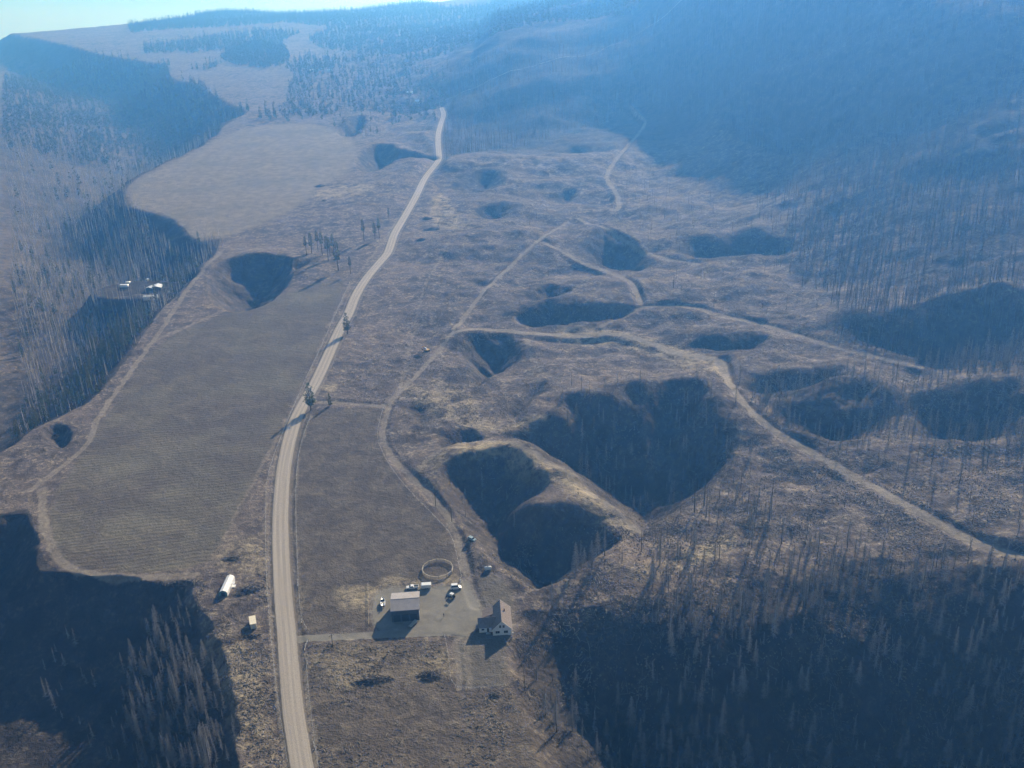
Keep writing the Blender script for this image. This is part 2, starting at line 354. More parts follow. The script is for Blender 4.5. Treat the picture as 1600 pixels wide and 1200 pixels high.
# ------------------------------------------------------------------ ground material: one soil, tinted by what lies where and by some painted sun and shade
def earth_material():
    t = NT('burnt_soil_and_dry_grass')
    pos = t.n('ShaderNodeNewGeometry').outputs['Position']
    n60 = t.noise(pos, 1/70, 4, .6); n12 = t.noise(pos, 1/11, 5, .65, .4); n3 = t.noise(pos, 1/2.6, 4, .65, .5); n1 = t.noise(pos, 1/.8, 3, .7)
    # wild ground: charred soil, ash and straw tufts
    soil = t.mix(t.ramp(n12, .35, .65), (.064, .053, .048), (.155, .130, .114))
    soil = t.mix(t.ramp(n60, .38, .68, 0, .6), soil, (.185, .148, .122))
    tuft = t.math('MULTIPLY', t.ramp(n3, .50, .66), t.ramp(t.math('ADD', n12, t.math('MULTIPLY', n1, .35)), .56, .82))
    soil = t.mix(t.math('MULTIPLY', tuft, .85), soil, (.35, .295, .21))
    blot = t.math('MULTIPLY', t.ramp(n3, .47, .36), t.ramp(n1, .40, .62))
    soil = t.mix(t.math('MULTIPLY', blot, .65), soil, (.030, .027, .027))
    ash = t.ramp(t.noise(pos, 1/1.7, 2, .7, 1.0), .67, .74)
    soil = t.mix(t.math('MULTIPLY', ash, .55), soil, (.34, .31, .27))
    soil = t.mix(t.math('MULTIPLY', t.attr('forest'), .72), soil, (.028, .027, .026))  # forest floor; on the mountain the dark tone also stands in for shade
    st = t.math('MULTIPLY', t.attr('straw_and_sun'), t.ramp(t.math('ADD', n12, t.math('MULTIPLY', n3, .6)), .62, .95))
    soil = t.mix(st, soil, (.40, .335, .215))  # dry grass, and the painted brightness of sunlit ridges
    # tilled field: furrows across, dry stubble
    fc = t.mix(t.ramp(n12, .35, .68), (.112, .093, .074), (.160, .136, .104))
    fc = t.mix(t.ramp(n60, .42, .64, 0, .85), fc, (.175, .158, .115))
    fc = t.mix(t.ramp(t.noise(pos, 1/30, 3, .6, .8), .60, .42, 0, .45), fc, (.085, .072, .060))
    sp = t.n('ShaderNodeSeparateXYZ', {0: pos})
    wob = t.math('ADD', t.math('MULTIPLY', t.noise(pos, 1/45, 2), 9.0), t.math('MULTIPLY', t.noise(pos, 1/7, 2), 1.3))
    yy = t.math('ADD', t.math('MULTIPLY_ADD', sp.outputs[0], -.17, sp.outputs[1]), wob)
    fur = t.math('SINE', t.math('MULTIPLY', yy, 2*PI/3.1))
    furw = t.math('MULTIPLY', t.math('MULTIPLY_ADD', fur, .5, .5), t.ramp(n12, .22, .62, .35, 1))
    fc = t.mix(t.math('MULTIPLY', furw, .25), fc, (.050, .044, .040))
    fc = t.mix(t.math('MULTIPLY', t.ramp(n1, .55, .72), .55), fc, (.21, .19, .15))
    col = t.mix(t.attr('field'), soil, fc)
    # upper meadow
    uc = t.mix(t.ramp(n12, .35, .66), (.165, .138, .105), (.235, .20, .15))
    uc = t.mix(t.ramp(t.noise(pos, 1/16, 4, .7, 1), .62, .74, 0, .8), uc, (.34, .29, .21))
    uc = t.mix(t.ramp(n60, .45, .7, 0, .5), uc, (.12, .115, .10))
    col = t.mix(t.attr('meadow'), col, uc)
    pc = t.mix(t.ramp(n12, .38, .66), (.092, .077, .063), (.135, .112, .088))
    pc = t.mix(t.math('MULTIPLY', tuft, .45), pc, (.20, .18, .135))
    pc = t.mix(t.math('MULTIPLY', blot, .4), pc, (.045, .042, .042))
    pc = t.mix(st, pc, (.40, .335, .215))
    col = t.mix(t.attr('paddock'), col, pc)
    lc = t.mix(t.ramp(n12, .35, .7), (.115, .102, .085), (.150, .135, .112))
    lc = t.mix(t.ramp(n1, .5, .75, 0, .5), lc, (.19, .172, .14))
    col = t.mix(t.attr('lawn'), col, lc)
    # dirt tracks, gravel yard, gravel road with wheel lanes
    tk = t.attr('track')
    tc = t.mix(t.ramp(n3, .3, .7), (.19, .165, .135), (.28, .245, .195))
    tkf = t.math('MULTIPLY', tk, t.ramp(t.math('MULTIPLY_ADD', tk, .8, n3), .45, .80), clamp=True)
    col = t.mix(tkf, col, tc)
    yc = t.mix(t.ramp(n12, .3, .7), (.18, .168, .142), (.235, .22, .185))
    yc = t.mix(t.ramp(n3, .52, .72, 0, .5), yc, (.28, .26, .215))
    yc = t.mix(t.ramp(t.noise(pos, 1/6, 3, .6), .58, .72, 0, .5), yc, (.16, .15, .135))
    yd = t.math('ADD', t.attr('yard'), t.math('MULTIPLY', t.math('SUBTRACT', n3, .5), .5))
    col = t.mix(t.ramp(yd, .38, .62), col, yc)
    rs = t.attr('road')                       # signed metres from the middle of the gravel road
    ra = t.math('ADD', t.math('ABSOLUTE', rs), t.math('MULTIPLY', t.math('SUBTRACT', n3, .5), .7))
    lv = t.n('ShaderNodeCombineXYZ', {0: rs, 1: t.math('MULTIPLY', t.n('ShaderNodeSeparateXYZ', {0: pos}).outputs[1], .012), 2: 0.0})
    lane = t.noise(lv.outputs[0], .95, 3, .65)
    edge_ = t.math('MULTIPLY', t.math('COSINE', t.math('MULTIPLY', rs, 2*PI/2.6)), .09)
    rc = t.mix(t.ramp(t.math('ADD', lane, edge_), .36, .66), (.30, .268, .228), (.41, .368, .315))
    rc = t.mix(t.ramp(n12, .35, .75, 0, .6), rc, (.36, .315, .27))
    rc = t.mix(t.ramp(n1, .45, .8, 0, .4), rc, (.22, .195, .17))
    sh = t.ramp(ra, 5.6, 4.0)
    col = t.mix(t.math('MULTIPLY', sh, .75), col, (.15, .135, .112))
    col = t.mix(t.ramp(ra, 4.15, 3.75), col, rc)
    out = t.math('MULTIPLY', t.ramp(ra, 5.0, 5.5), t.ramp(ra, 6.6, 6.0))
    col = t.mix(t.math('MULTIPLY', out, .35), col, (.24, .215, .18))
    smooth = t.math('MAXIMUM', t.ramp(ra, 5.5, 4), t.math('MAXIMUM', t.attr('yard'), t.math('MULTIPLY', tk, .8)))
    bm = t.math('ADD', t.math('MULTIPLY', n3, 1.7), t.math('ADD', t.math('MULTIPLY', n1, .9), t.math('MULTIPLY_ADD', n12, 2.5, -2.55)))
    bm = t.math('MULTIPLY', bm, t.math('MULTIPLY_ADD', smooth, -.9, 1.0))
    bm = t.math('ADD', bm, t.math('MULTIPLY', t.math('MULTIPLY', fur, t.attr('field')), -.13))
    t.bsdf(col, 1.0, .05, bm, .40, 1.0)
    return t.m
EARTH = earth_material()

# ------------------------------------------------------------------ ground sheet
GRID = {}
def gz(X, Y):
    """height of the built ground sheet"""
    X = np.asarray(X, float); Y = np.asarray(Y, float); g = GRID
    i = np.clip(np.searchsorted(g['ys'], Y)-1, 0, len(g['ys'])-2)
    t = (Y-g['ys'][i])/(g['ys'][i+1]-g['ys'][i]); uu = X/(g['w'][i]*(1-t)+g['w'][i+1]*t)
    j = np.clip(np.searchsorted(g['u'], uu)-1, 0, len(g['u'])-2)
    q = np.clip((uu-g['u'][j])/(g['u'][j+1]-g['u'][j]), 0, 1); Z = g['Z']
    return (Z[i, j]*(1-q)+Z[i, j+1]*q)*(1-t)+(Z[i+1, j]*(1-q)+Z[i+1, j+1]*q)*t
def build_ground():
    ys = [-700, -400, -200, -80, 0, 60, 110, 150, 175, 190]
    y = 200.0
    while y < 60000:
        ys.append(y)
        y += max(.60, .95*(y*y+CH*CH)/(CH*1000)) if y < 5600 else y*.06
    ys = np.array(ys)
    u = np.linspace(-1, 1, 1051); ext = np.array([1.06, 1.15, 1.3, 1.6, 2.2, 3.5])
    u = np.concatenate([-ext[::-1], u, ext])
    wdt = 120+.60*np.clip(ys, 0, None)+120*np.exp(-np.clip(ys, 0, None)/200)
    X = u[None, :]*wdt[:, None]; Y = np.repeat(ys[:, None], len(u), 1)
    nr, nc = X.shape
    xf, yf = X.ravel(), Y.ravel()
    Z = terrain(xf, yf)
    GRID.update(ys=ys, u=u, w=wdt, Z=Z.reshape(nr, nc))
    co = np.stack([xf, yf, Z], 1)
    a = {}
    near = yf < 1800
    rd = np.full(xf.shape, 30.0)
    d, sg = seg_dist(xf[near], yf[near], ROAD, signed=True); rd[near] = np.clip(d, 0, 30)*np.where(sg == 0, 1, sg)
    a['road'] = rd
    wx = xf+1.2*fbm(xf, yf, 7, 2, 91); wy = yf+1.2*fbm(xf, yf, 7, 2, 92)
    def area(pg, s0, s1): return sstep(s0, s1, signed_in(wx, wy, pg, 30))
    a['field'] = area(FIELD, -1, 2); a['meadow'] = area(FIELD_UP, -8, 6)
    a['paddock'] = np.maximum(area(PADDOCK, -1, 1), .85*area(LOWPLOT, -1, 1)); a['lawn'] = area(LAWN, -1, 2)
    dd = np.full(xf.shape, 99.0)
    m = (yf < 480) & (np.abs(xf) < 200); dd[m] = seg_dist(xf[m], yf[m], DRIVE)
    a['yard'] = np.maximum(area(YARD, -1.0, 1.0), sstep(2.9, 1.6, dd))
    tr = np.zeros(xf.shape)
    for ln, wd, st in tracksW:
        x0, y0 = ln.min(0)-20; x1, y1 = ln.max(0)+20
        m = (xf > x0) & (xf < x1) & (yf > y0) & (yf < y1)
        if not m.any(): continue
        dd = seg_dist(wx[m], wy[m], ln)
        rut = 1-.35*np.exp(-((dd-0)/(.18*wd))**2)
        tr[m] = np.maximum(tr[m], st*1.15*rut*sstep(wd*.60, wd*.20, dd)*(1+.5*fbm(xf[m], yf[m], 14, 3, 501)))
    a['track'] = tr
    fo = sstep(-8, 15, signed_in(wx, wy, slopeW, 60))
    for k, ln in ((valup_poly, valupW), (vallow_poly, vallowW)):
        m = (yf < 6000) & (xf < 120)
        r = np.zeros(xf.shape); r[m] = inside(wx[m], wy[m], k)*(1-.55*sstep(60, 115, seg_dist(xf[m], yf[m], ln))); fo = np.maximum(fo, r)  # dark tone thinned on the valley's far side so it reads sunlit
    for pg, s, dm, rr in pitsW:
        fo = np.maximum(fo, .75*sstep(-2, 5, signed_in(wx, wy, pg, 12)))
    mt = sstep(1260, 1420, yf)*sstep(-130, -70, xf)+sstep(170, 420, xf-.15*(yf-600))*.8*sstep(450, 800, yf)  # darker mountain ground: slope shade put into the colour
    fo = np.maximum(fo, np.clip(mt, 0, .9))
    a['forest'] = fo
    sw = np.zeros(xf.shape)
    for p, hf in STRAW_AND_SUN:
        pg = back(p, 2, True); sw = np.maximum(sw, hf*sstep(-4, 4, signed_in(wx, wy, pg, 30)))
    a['straw_and_sun'] = sw
    idx = np.arange(nr*nc).reshape(nr, nc)
    quads = np.stack([idx[:-1, :-1], idx[:-1, 1:], idx[1:, 1:], idx[1:, :-1]], -1).reshape(-1, 4)
    fa = {k: v[quads].mean(1) for k, v in a.items()}
    cls = np.zeros(len(quads), int)
    cls[fa['field'] > .5] = 1
    cls[fa['meadow'] > .5] = 2
    cls[(fa['track'] > .42)] = 3
    cls[fa['yard'] > .5] = 4
    cls[np.abs(fa['road']) < 4.3] = 5
    names = ['ground', 'tilled_field', 'meadow', 'dirt_track', 'gravel_driveway', 'gravel_road']
    for c, nm in enumerate(names):
        q = quads[cls == c]
        vu, inv = np.unique(q.ravel(), return_inverse=True)
        me = bpy.data.meshes.new(nm)
        me.vertices.add(len(vu)); me.vertices.foreach_set('co', co[vu].ravel().astype(np.float32))
        me.loops.add(len(q)*4); me.loops.foreach_set('vertex_index', inv.astype(np.int32))
        me.polygons.add(len(q)); me.polygons.foreach_set('loop_start', np.arange(0, len(q)*4, 4, dtype=np.int32))
        me.polygons.foreach_set('use_smooth', np.ones(len(q), bool))
        me.update(calc_edges=True)
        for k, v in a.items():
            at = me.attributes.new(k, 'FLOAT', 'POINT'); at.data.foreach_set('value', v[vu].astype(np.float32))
        # one shading normal across the seams between the pieces
        me.materials.append(EARTH)
        o = bpy.data.objects.new(nm, me); scn.collection.objects.link(o); o['kind'] = 'structure'
STRAW_AND_SUN = [([(640,745),(700,712),(765,698),(830,725),(900,762),(960,800),(1000,835),(985,838),(900,790),(820,745),(760,720),(700,732)], .75), ([(620,600),(660,600),(720,650),(800,665),(870,650),(860,662),(790,676),(740,680),(690,655),(640,630)], .5), ([(870,505),(960,508),(1040,530),(1120,555),(1150,620),(1120,600),(1050,560),(960,530),(880,525)], .6),  # sandy ridge strips, with their sunlit brightness painted in
 ([(525,925),(560,915),(600,918),(570,950),(540,955)], .9), ([(465,930),(490,925),(495,945),(470,945)], .5),
 ([(600,905),(640,905),(660,915),(600,918)], .9), ([(690,895),(722,905),(700,915)], .8), ([(640,1040),(700,1010),(705,1060),(660,1070)], .55),
 ([(490,1010),(600,1005),(640,1050),(540,1090),(490,1060)], .3), ([(330,850),(420,835),(412,910),(380,890),(350,905)], .5),
 ([(1060,870),(1130,835),(1150,850),(1090,890)], .9), ([(980,900),(1080,870),(1060,900),(1000,915)], .5),
 ([(300,975),(410,1000),(430,1180),(380,1180),(340,1050)], .4), ([(690,290),(720,340),(740,360),(690,360),(660,340)], .6),
 ([(500,600),(525,598),(520,615),(495,612)], 1.0), ([(955,515),(1000,525),(985,535)], .7), ([(560,930),(575,940),(560,948)], 1.0),
 ([(505,290),(600,290),(560,310),(480,310)], .5), ([(690,590),(760,640),(740,670),(700,640),(660,610)], .45)]
build_ground()

# ------------------------------------------------------------------ lake beyond the upland, haze over everything
def grid_sheet(name, x0, x1, y0, y1, z, mat, kind):
    me = bpy.data.meshes.new(name)
    me.from_pydata([(x0, y0, z), (x1, y0, z), (x1, y1, z), (x0, y1, z)], [], [(0, 1, 2, 3)])
    me.materials.append(mat); o = bpy.data.objects.new(name, me); scn.collection.objects.link(o); o['kind'] = kind
    return o
t = NT('lake_water'); pos = t.n('ShaderNodeNewGeometry').outputs['Position']
t.bsdf((.02, .05, .07, 1), .12, .5, t.noise(pos, 1/12, 3), .25)
grid_sheet('water', -60000, 60000, 3800, 58000, -245.0, t.m, 'structure')

t = NT('haze')
v = t.n('ShaderNodeVolumePrincipled', {'Color': (*HAZE_COL, 1), 'Density': HAZE_DENS, 'Anisotropy': HAZE_G})
v.inputs['Absorption Color'].default_value = (1, 1, 1, 1)
t.t.links.new(v.outputs[0], t.out.inputs['Volume'])
bmz = bmesh.new(); bmesh.ops.create_cube(bmz, size=1)
me = bpy.data.meshes.new('haze'); bmz.to_mesh(me); bmz.free(); me.materials.append(t.m)
hz = bpy.data.objects.new('haze', me); scn.collection.objects.link(hz); hz['kind'] = 'stuff'
HZ0, HZ1 = -300.0, 520.0
hz.scale = (420000, 200000, HZ1-HZ0); hz.location = (0, 0, (HZ0+HZ1)/2)

# ------------------------------------------------------------------ object helpers
C = scn.collection
def link_mesh(name, me, parent=None, mat=None):
    if mat is not None and not me.materials: me.materials.append(mat)
    o = bpy.data.objects.new(name, me); C.objects.link(o)
    if parent is not None: o.parent = parent
    return o
def thing(name, label, cat, loc=(0, 0, 0), rz=0.0, group=None):
    o = bpy.data.objects.new(name, None); C.objects.link(o); o.empty_display_size = .5
    o.location = loc; o.rotation_euler = (0, 0, rz); o['label'] = label; o['category'] = cat
    if group: o['group'] = group
    return o
class MB:
    """collects simple solids, then becomes one mesh"""
    def __init__(s): s.v = []; s.f = []
    def add(s, vs, fs):
        n = len(s.v); s.v += [tuple(p) for p in vs]; s.f += [tuple(i+n for i in q) for q in fs]; return s
    def box(s, x0, x1, y0, y1, z0, z1):
        return s.add([(x0,y0,z0),(x1,y0,z0),(x1,y1,z0),(x0,y1,z0),(x0,y0,z1),(x1,y0,z1),(x1,y1,z1),(x0,y1,z1)],
              [(0,3,2,1),(4,5,6,7),(0,1,5,4),(1,2,6,5),(2,3,7,6),(3,0,4,7)])
    def prism(s, prof, y0, y1, axis='y'):
        """closed profile (x,z) extruded along y (or profile (y,z) along x)"""
        n = len(prof)
        if axis == 'y': vs = [(a, y0, b) for a, b in prof]+[(a, y1, b) for a, b in prof]
        else: vs = [(y0, a, b) for a, b in prof]+[(y1, a, b) for a, b in prof]
        fs = [tuple(range(n)), tuple(range(2*n-1, n-1, -1))]+[(i, n+i, n+(i+1) % n, (i+1) % n) for i in range(n)]
        return s.add(vs, fs)
    def tube(s, pts, rad, k=6):
        pts = [Vector(p) for p in pts]; rad = rad if hasattr(rad, '__len__') else [rad]*len(pts)
        vs = []
        for i, p in enumerate(pts):
            d = (pts[min(i+1, len(pts)-1)]-pts[max(i-1, 0)]).normalized()
            a = d.orthogonal().normalized() if abs(d.z) < .95 else Vector((1, 0, 0)).cross(d).normalized(); b = d.cross(a)
            for j in range(k):
                t = 2*PI*j/k; vs.append(p+(a*math.cos(t)+b*math.sin(t))*rad[i])
        n = len(pts); fs = [(i*k+j, i*k+(j+1) % k, (i+1)*k+(j+1) % k, (i+1)*k+j) for i in range(n-1) for j in range(k)]
        fs += [tuple(range(k-1, -1, -1)), tuple((n-1)*k+j for j in range(k))]
        return s.add(vs, fs)
    def mesh(s, name, mat, smooth=False, bevel=0.0):
        bm = bmesh.new(); vv = [bm.verts.new(p) for p in s.v]
        for q in s.f:
            try: bm.faces.new([vv[i] for i in q])
            except ValueError: pass
        bmesh.ops.recalc_face_normals(bm, faces=bm.faces)
        if bevel: bmesh.ops.bevel(bm, geom=bm.edges[:], offset=bevel, segments=2, affect='EDGES', profile=.6)
        me = bpy.data.meshes.new(name); bm.to_mesh(me); bm.free()
        if smooth: me.polygons.foreach_set('use_smooth', [True]*len(me.polygons))
        me.materials.append(mat); return me
    def obj(s, name, mat, parent=None, **kw): return link_mesh(name, s.mesh(name, mat, **kw), parent)
def ground_z(x, y): return float(gz(x, y))
def spot(px, py):
    """ground point seen at a place in the photograph"""
    p = march([px], [py], gz)[0]; return float(p[0]), float(p[1]), ground_z(*p)
def project(P):
    x, y, z = P[:, 0], P[:, 1], P[:, 2]-CH
    dot = lambda c: x*c[0]+y*c[1]+z*c[2]
    dep = dot(CAMF); return 800+FPX*dot(CAMX)/dep, 600-FPX*dot(CAMY)/dep, dep
def mesh_np(name, co, tri, mat):
    me = bpy.data.meshes.new(name)
    me.vertices.add(len(co)); me.vertices.foreach_set('co', co.astype(np.float32).ravel())
    me.loops.add(tri.size); me.loops.foreach_set('vertex_index', tri.astype(np.int32).ravel())
    me.polygons.add(len(tri)); me.polygons.foreach_set('loop_start', np.arange(0, tri.size, tri.shape[1], dtype=np.int32))
    me.update(calc_edges=True); me.materials.append(mat); return me

# ------------------------------------------------------------------ trees
rng = np.random.default_rng(7)
def trunk_mesh(h, r, k=5, lean=0.0, seg=4, seed=0):
    g = np.random.default_rng(seed); v = []; f = []
    bx = g.normal(0, .012*h, 2)
    for i in range(seg+1):
        t = i/seg; rr = r*(1-t)**.8+.015; ox = lean*h*t+bx[0]*math.sin(PI*t); oy = bx[1]*math.sin(PI*t)
        for j in range(k):
            a = 2*PI*j/k; v.append((ox+rr*math.cos(a), oy+rr*math.sin(a), h*t-.6*(i == 0)))
    for i in range(seg):
        for j in range(k):
            a, b = i*k+j, i*k+(j+1) % k; f += [(a, b, b+k), (a, b+k, a+k)]
    return np.array(v), np.array(f)
def dead_crown(h, spread, n, seed, lo=.12, width=.10, droop=.35, twig=3):
    """bare whorled branches: each a thin blade with side twigs"""
    g = np.random.default_rng(seed); v = []; f = []
    for i in range(n):
        t = lo+(1-lo)*(i+.5)/n; z = h*t; L = spread*(1-t)**.75*g.uniform(.45, 1.1)+.25
        a = g.uniform(0, 2*PI); d = np.array([math.cos(a), math.sin(a), 0]); up = np.array([0, 0, 1.])
        s0 = np.array([0, 0, z]); dr = droop*g.uniform(.2, 1.2)
        e = s0+d*L-up*L*dr+g.normal(0, .05, 3); side = np.cross(d, up)
        w = width*g.uniform(.7, 1.3)
        k = len(v); v += [s0-up*w*.5, s0+up*w*.5, e]; f.append((k, k+1, k+2))
        k = len(v); v += [s0-side*w*.5, s0+side*w*.5, e]; f.append((k, k+1, k+2))
        for q in range(twig):
            u = g.uniform(.3, .95); p = s0+(e-s0)*u; sg = 1 if q % 2 else -1
            e2 = p+side*sg*L*(.18+.25*(1-u))*g.uniform(.6, 1.2)+d*L*.15-up*L*.22*g.uniform(.1, 1.2)
            k = len(v); v += [p-up*w*.35, p+up*w*.35, e2]; f.append((k, k+1, k+2))
    return np.array(v), np.array(f)
def live_crown(h, spread, n, seed, lo=.15, size=.55):
    """needle clumps spread through a cone with gaps"""
    g = np.random.default_rng(seed); v = []; f = []
    lobes = g.uniform(.6, 1.15, 9)
    for i in range(n):
        t = lo+(1-lo)*g.uniform(0, 1)**1.25
        a = g.uniform(0, 2*PI); R = spread*min(1.0, 2.2*(t-lo)/(1-lo)+.45)*(1-t)**.55*lobes[int(a/(2*PI)*9) % 9]*(.75+.35*math.sin(t*26+a*2))+.12
        r = R*math.sqrt(g.uniform(.08, 1)); p = np.array([r*math.cos(a), r*math.sin(a), h*t-.28*r])
        s = size*g.uniform(.5, 1.25)*(1-.45*t)
        d = np.array([math.cos(a), math.sin(a), -.25]); q = np.cross(d, g.normal(0, 1, 3)); q /= np.linalg.norm(q)+1e-6
        k = len(v); v += [p-q*s*.5, p+q*s*.5, p+d*s*1.1+g.normal(0, .1, 3)]; f.append((k, k+1, k+2))
        q2 = np.cross(d, q); k = len(v); v += [p-q2*s*.4, p+q2*s*.4, p+d*s*.9-q*s*.3]; f.append((k, k+1, k+2))
    return np.array(v), np.array(f)
M_BARK = simple_mat('charred_bark', (.075, .068, .064), (.20, .185, .17), .6, .95, .1, random_tint=.25)
M_TWIG = simple_mat('grey_dead_twigs', (.30, .28, .265), (.42, .39, .36), .35, .95, .1, random_tint=.2)
M_TWIG_SHADE = simple_mat('shade_toned_dead_twigs', (.085, .078, .075), (.14, .13, .12), .1, .95, .1)  # darker copy of the grey twigs, backlit shade put into the colour
M_PBARK = simple_mat('pine_bark', (.13, .085, .06), (.08, .055, .045), 1.0, .95, .1)
M_NEEDLE = simple_mat('pine_needles', (.085, .115, .052), (.145, .160, .075), .45, .9, .15, random_tint=.25)
M_OLIVE = simple_mat('larch_needles', (.13, .135, .045), (.19, .165, .06), .45, .9, .1, random_tint=.2)
DEAD = []   # (trunk, crown) full detail
for i, (h, sp, n, lo, tw) in enumerate([(15, 3.1, 190, .06, 5), (18, 2.9, 210, .12, 5), (12, 2.7, 160, .06, 5), (17, 1.9, 130, .25, 3), (10, 2.5, 140, .05, 5), (20, 2.6, 190, .22, 4)]):
    DEAD.append((trunk_mesh(h, .19+.004*h, 6, rng.normal(0, .02), 5, i), dead_crown(h, sp, int(n*1.25), 50+i, lo, .15, .28, tw)))
SNAG = []
for i, (h, n) in enumerate([(14, 16), (17, 26), (11, 10), (19, 30)]):
    SNAG.append((trunk_mesh(h, .2, 6, rng.normal(0, .025), 5, 20+i), dead_crown(h, .9, n, 70+i, .35, .09, .1, 1)))
PINE = []
for i, (h, sp, n, lo) in enumerate([(16, 2.6, 430, .22), (19, 2.5, 380, .38), (12, 2.4, 400, .12), (22, 2.7, 360, .5)]):
    PINE.append((trunk_mesh(h, .22, 6, 0, 4, 40+i), live_crown(h, sp, n, 80+i, lo, .75)))
# lighter versions for the far woods
DEAD_F = [(trunk_mesh(h, .24, 3, rng.normal(0, .02), 1, i), dead_crown(h, sp, 18, 150+i, .12, .50, .45, 0)) for i, (h, sp) in enumerate([(15, 1.8), (18, 1.7), (12, 1.6), (20, 1.3)])]
SNAG_F = [(trunk_mesh(h, .26, 3, rng.normal(0, .03), 1, i+5), dead_crown(h, .9, 4, 160+i, .4, .35, .2, 0)) for i, h in enumerate([14, 18, 11])]
PINE_F = [(trunk_mesh(h, .3, 3, 0, 1, i+9), live_crown(h, sp, 34, 180+i, .15, 2.6)) for i, (h, sp) in enumerate([(17, 2.8), (21, 2.6), (13, 2.5)])]

def scatter(pg, spacing, keep=1.0, clump=0.0, pad=0):
    """jittered points inside a ground outline, thinned in clumps"""
    x0, y0 = pg.min(0); x1, y1 = pg.max(0)
    nx, ny = int((x1-x0)/spacing)+1, int((y1-y0)/spacing)+1
    gx, gy = np.meshgrid(np.arange(nx), np.arange(ny))
    X = x0+(gx+rng.uniform(-.1, 1.1, gx.shape))*spacing; Y = y0+(gy+rng.uniform(-.1, 1.1, gx.shape))*spacing
    X, Y = X.ravel(), Y.ravel()
    k = keep+clump*fbm(X, Y, 38, 3, 333)*1.8
    m = rng.uniform(0, 1, X.shape) < k
    X, Y = X[m], Y[m]; m = inside(X, Y, pg)
    return X[m], Y[m]
def clear_of(X, Y, road=9, trk=4.5):
    m = seg_dist(X, Y, ROAD) > road
    for ln, wd, st in tracksW:
        if st > .55:
            x0, y0 = ln.min(0)-9; x1, y1 = ln.max(0)+9
            q = (X > x0) & (X < x1) & (Y > y0) & (Y < y1)
            if q.any(): mm = np.ones(X.shape, bool); mm[q] = seg_dist(X[q], Y[q], ln) > trk; m &= mm
    for pg in (YARD, LAWN, FIELD, FIELD_UP): m &= signed_in(X, Y, pg, 5) < -1.5
    return m
TR = []    # kind ('dead', 'snag', 'pine', 'larch'), x, y, scale, region words
def plant(pts_px, spacing, mixk, keep=1.0, clump=0.0, scale=(.6, 1.1), region='', hf=H0, world=False):
    pg = np.array(pts_px, float) if world else march(np.array(pts_px, float)[:, 0], np.array(pts_px, float)[:, 1], hf)
    X, Y = scatter(pg, spacing, keep, clump); m = clear_of(X, Y); X, Y = X[m], Y[m]
    names = list(mixk); pr = np.array([mixk[k] for k in names], float); pr /= pr.sum()
    kd = rng.choice(len(names), len(X), p=pr); sc = rng.uniform(*scale, len(X))
    TR.append((np.array(names, object)[kd], X, Y, sc, np.full(len(X), region, object)))
D, S_, P_, L_ = 'dead', 'snag', 'pine', 'larch'
# wooded slope, lower right
plant([(812,960),(900,905),(1000,870),(1080,830),(1130,760),(1250,820),(1400,860),(1560,880),(1750,900),(1800,1400),(900,1400),(880,1200),(850,1130),(815,1060),(800,1010)], 5.4, {D: .8, S_: .2}, .40, .8, (.28, .9), 'lower right slope')
plant([(1000,960),(1250,900),(1560,900),(1800,930),(1900,1500),(900,1500),(900,1160)], 5.6, {D: 1}, .38, 1.1, (.3, 1.05), 'lower right slope')
plant([(900,890),(1000,850),(1080,790),(1130,740),(1200,780),(1100,860),(1000,900)], 7, {S_: 1}, .6, .4, (.6, 1.0), 'ridge')
# lower left ravine
plant([(40,905),(280,920),(300,970),(330,1020),(345,1070),(372,1130),(380,1330),(60,1330)], 5.0, {D: .95, S_: .05}, .38, .9, (.3, .8), 'lower left ravine')
plant([(180,960),(270,940),(330,1080),(360,1200),(230,1200),(190,1080)], 4.4, {D: 1}, .6, .5, (.45, .95), 'lower left ravine')
# pits
plant([(870,625),(1100,618),(1150,690),(1130,720),(1060,740),(960,730),(900,700)], 6.5, {D: .8, S_: .2}, .6, .5, (.5, .9), 'centre ravine')
plant([(700,740),(800,740),(850,830),(880,900),(800,890),(720,800)], 9, {D: .6, S_: .4}, .35, .3, (.35, .7), 'hollow')
plant([(890,850),(940,850),(960,880),(900,900)], 6, {D: 1}, .7, 0, (.8, 1.1), 'ridge')
plant([(1150,590),(1400,600),(1390,700),(1300,710),(1180,650)], 11, {D: .5, S_: .5}, .5, .4, (.5, .9), 'hillside')
# hillside on the right
plant([(1130,740),(1300,720),(1560,860),(1750,870),(1750,640),(1500,600),(1300,600),(1150,600)], 11, {D: .4, S_: .6}, .35, .5, (.5, .9), 'hillside')
plant([(1180,240),(1300,230),(1450,200),(1750,150),(1800,640),(1540,600),(1400,570),(1290,520),(1220,420),(1180,330)], 9.0, {D: .55, S_: .45}, .62, .6, (.6, 1.05), 'hillside')
plant([(960,250),(1180,240),(1230,430),(1290,520),(1050,470),(980,340)], 13, {D: .3, S_: .7}, .3, .5, (.5, .9), 'hillside')
plant([(1200,250),(1800,200),(1800,620),(1500,560),(1330,500),(1240,400)], 6.0, {D: .8, S_: .2}, .70, .7, (.7, 1.15), 'hillside')
plant([(1290,480),(1800,460),(1800,600),(1450,575),(1300,540)], 6, {D: .9, S_: .1}, .8, .3, (.6, 1.0), 'hillside')
plant([(1180,600),(1400,600),(1800,590),(1800,700),(1420,700),(1300,715),(1190,660)], 6.5, {D: .8, S_: .2}, .5, .6, (.5, .9), 'hillside')
plant([(700,300),(960,330),(1000,480),(720,510),(640,480)], 17, {D: .3, S_: .7}, .15, .2, (.3, .7), 'open ground')
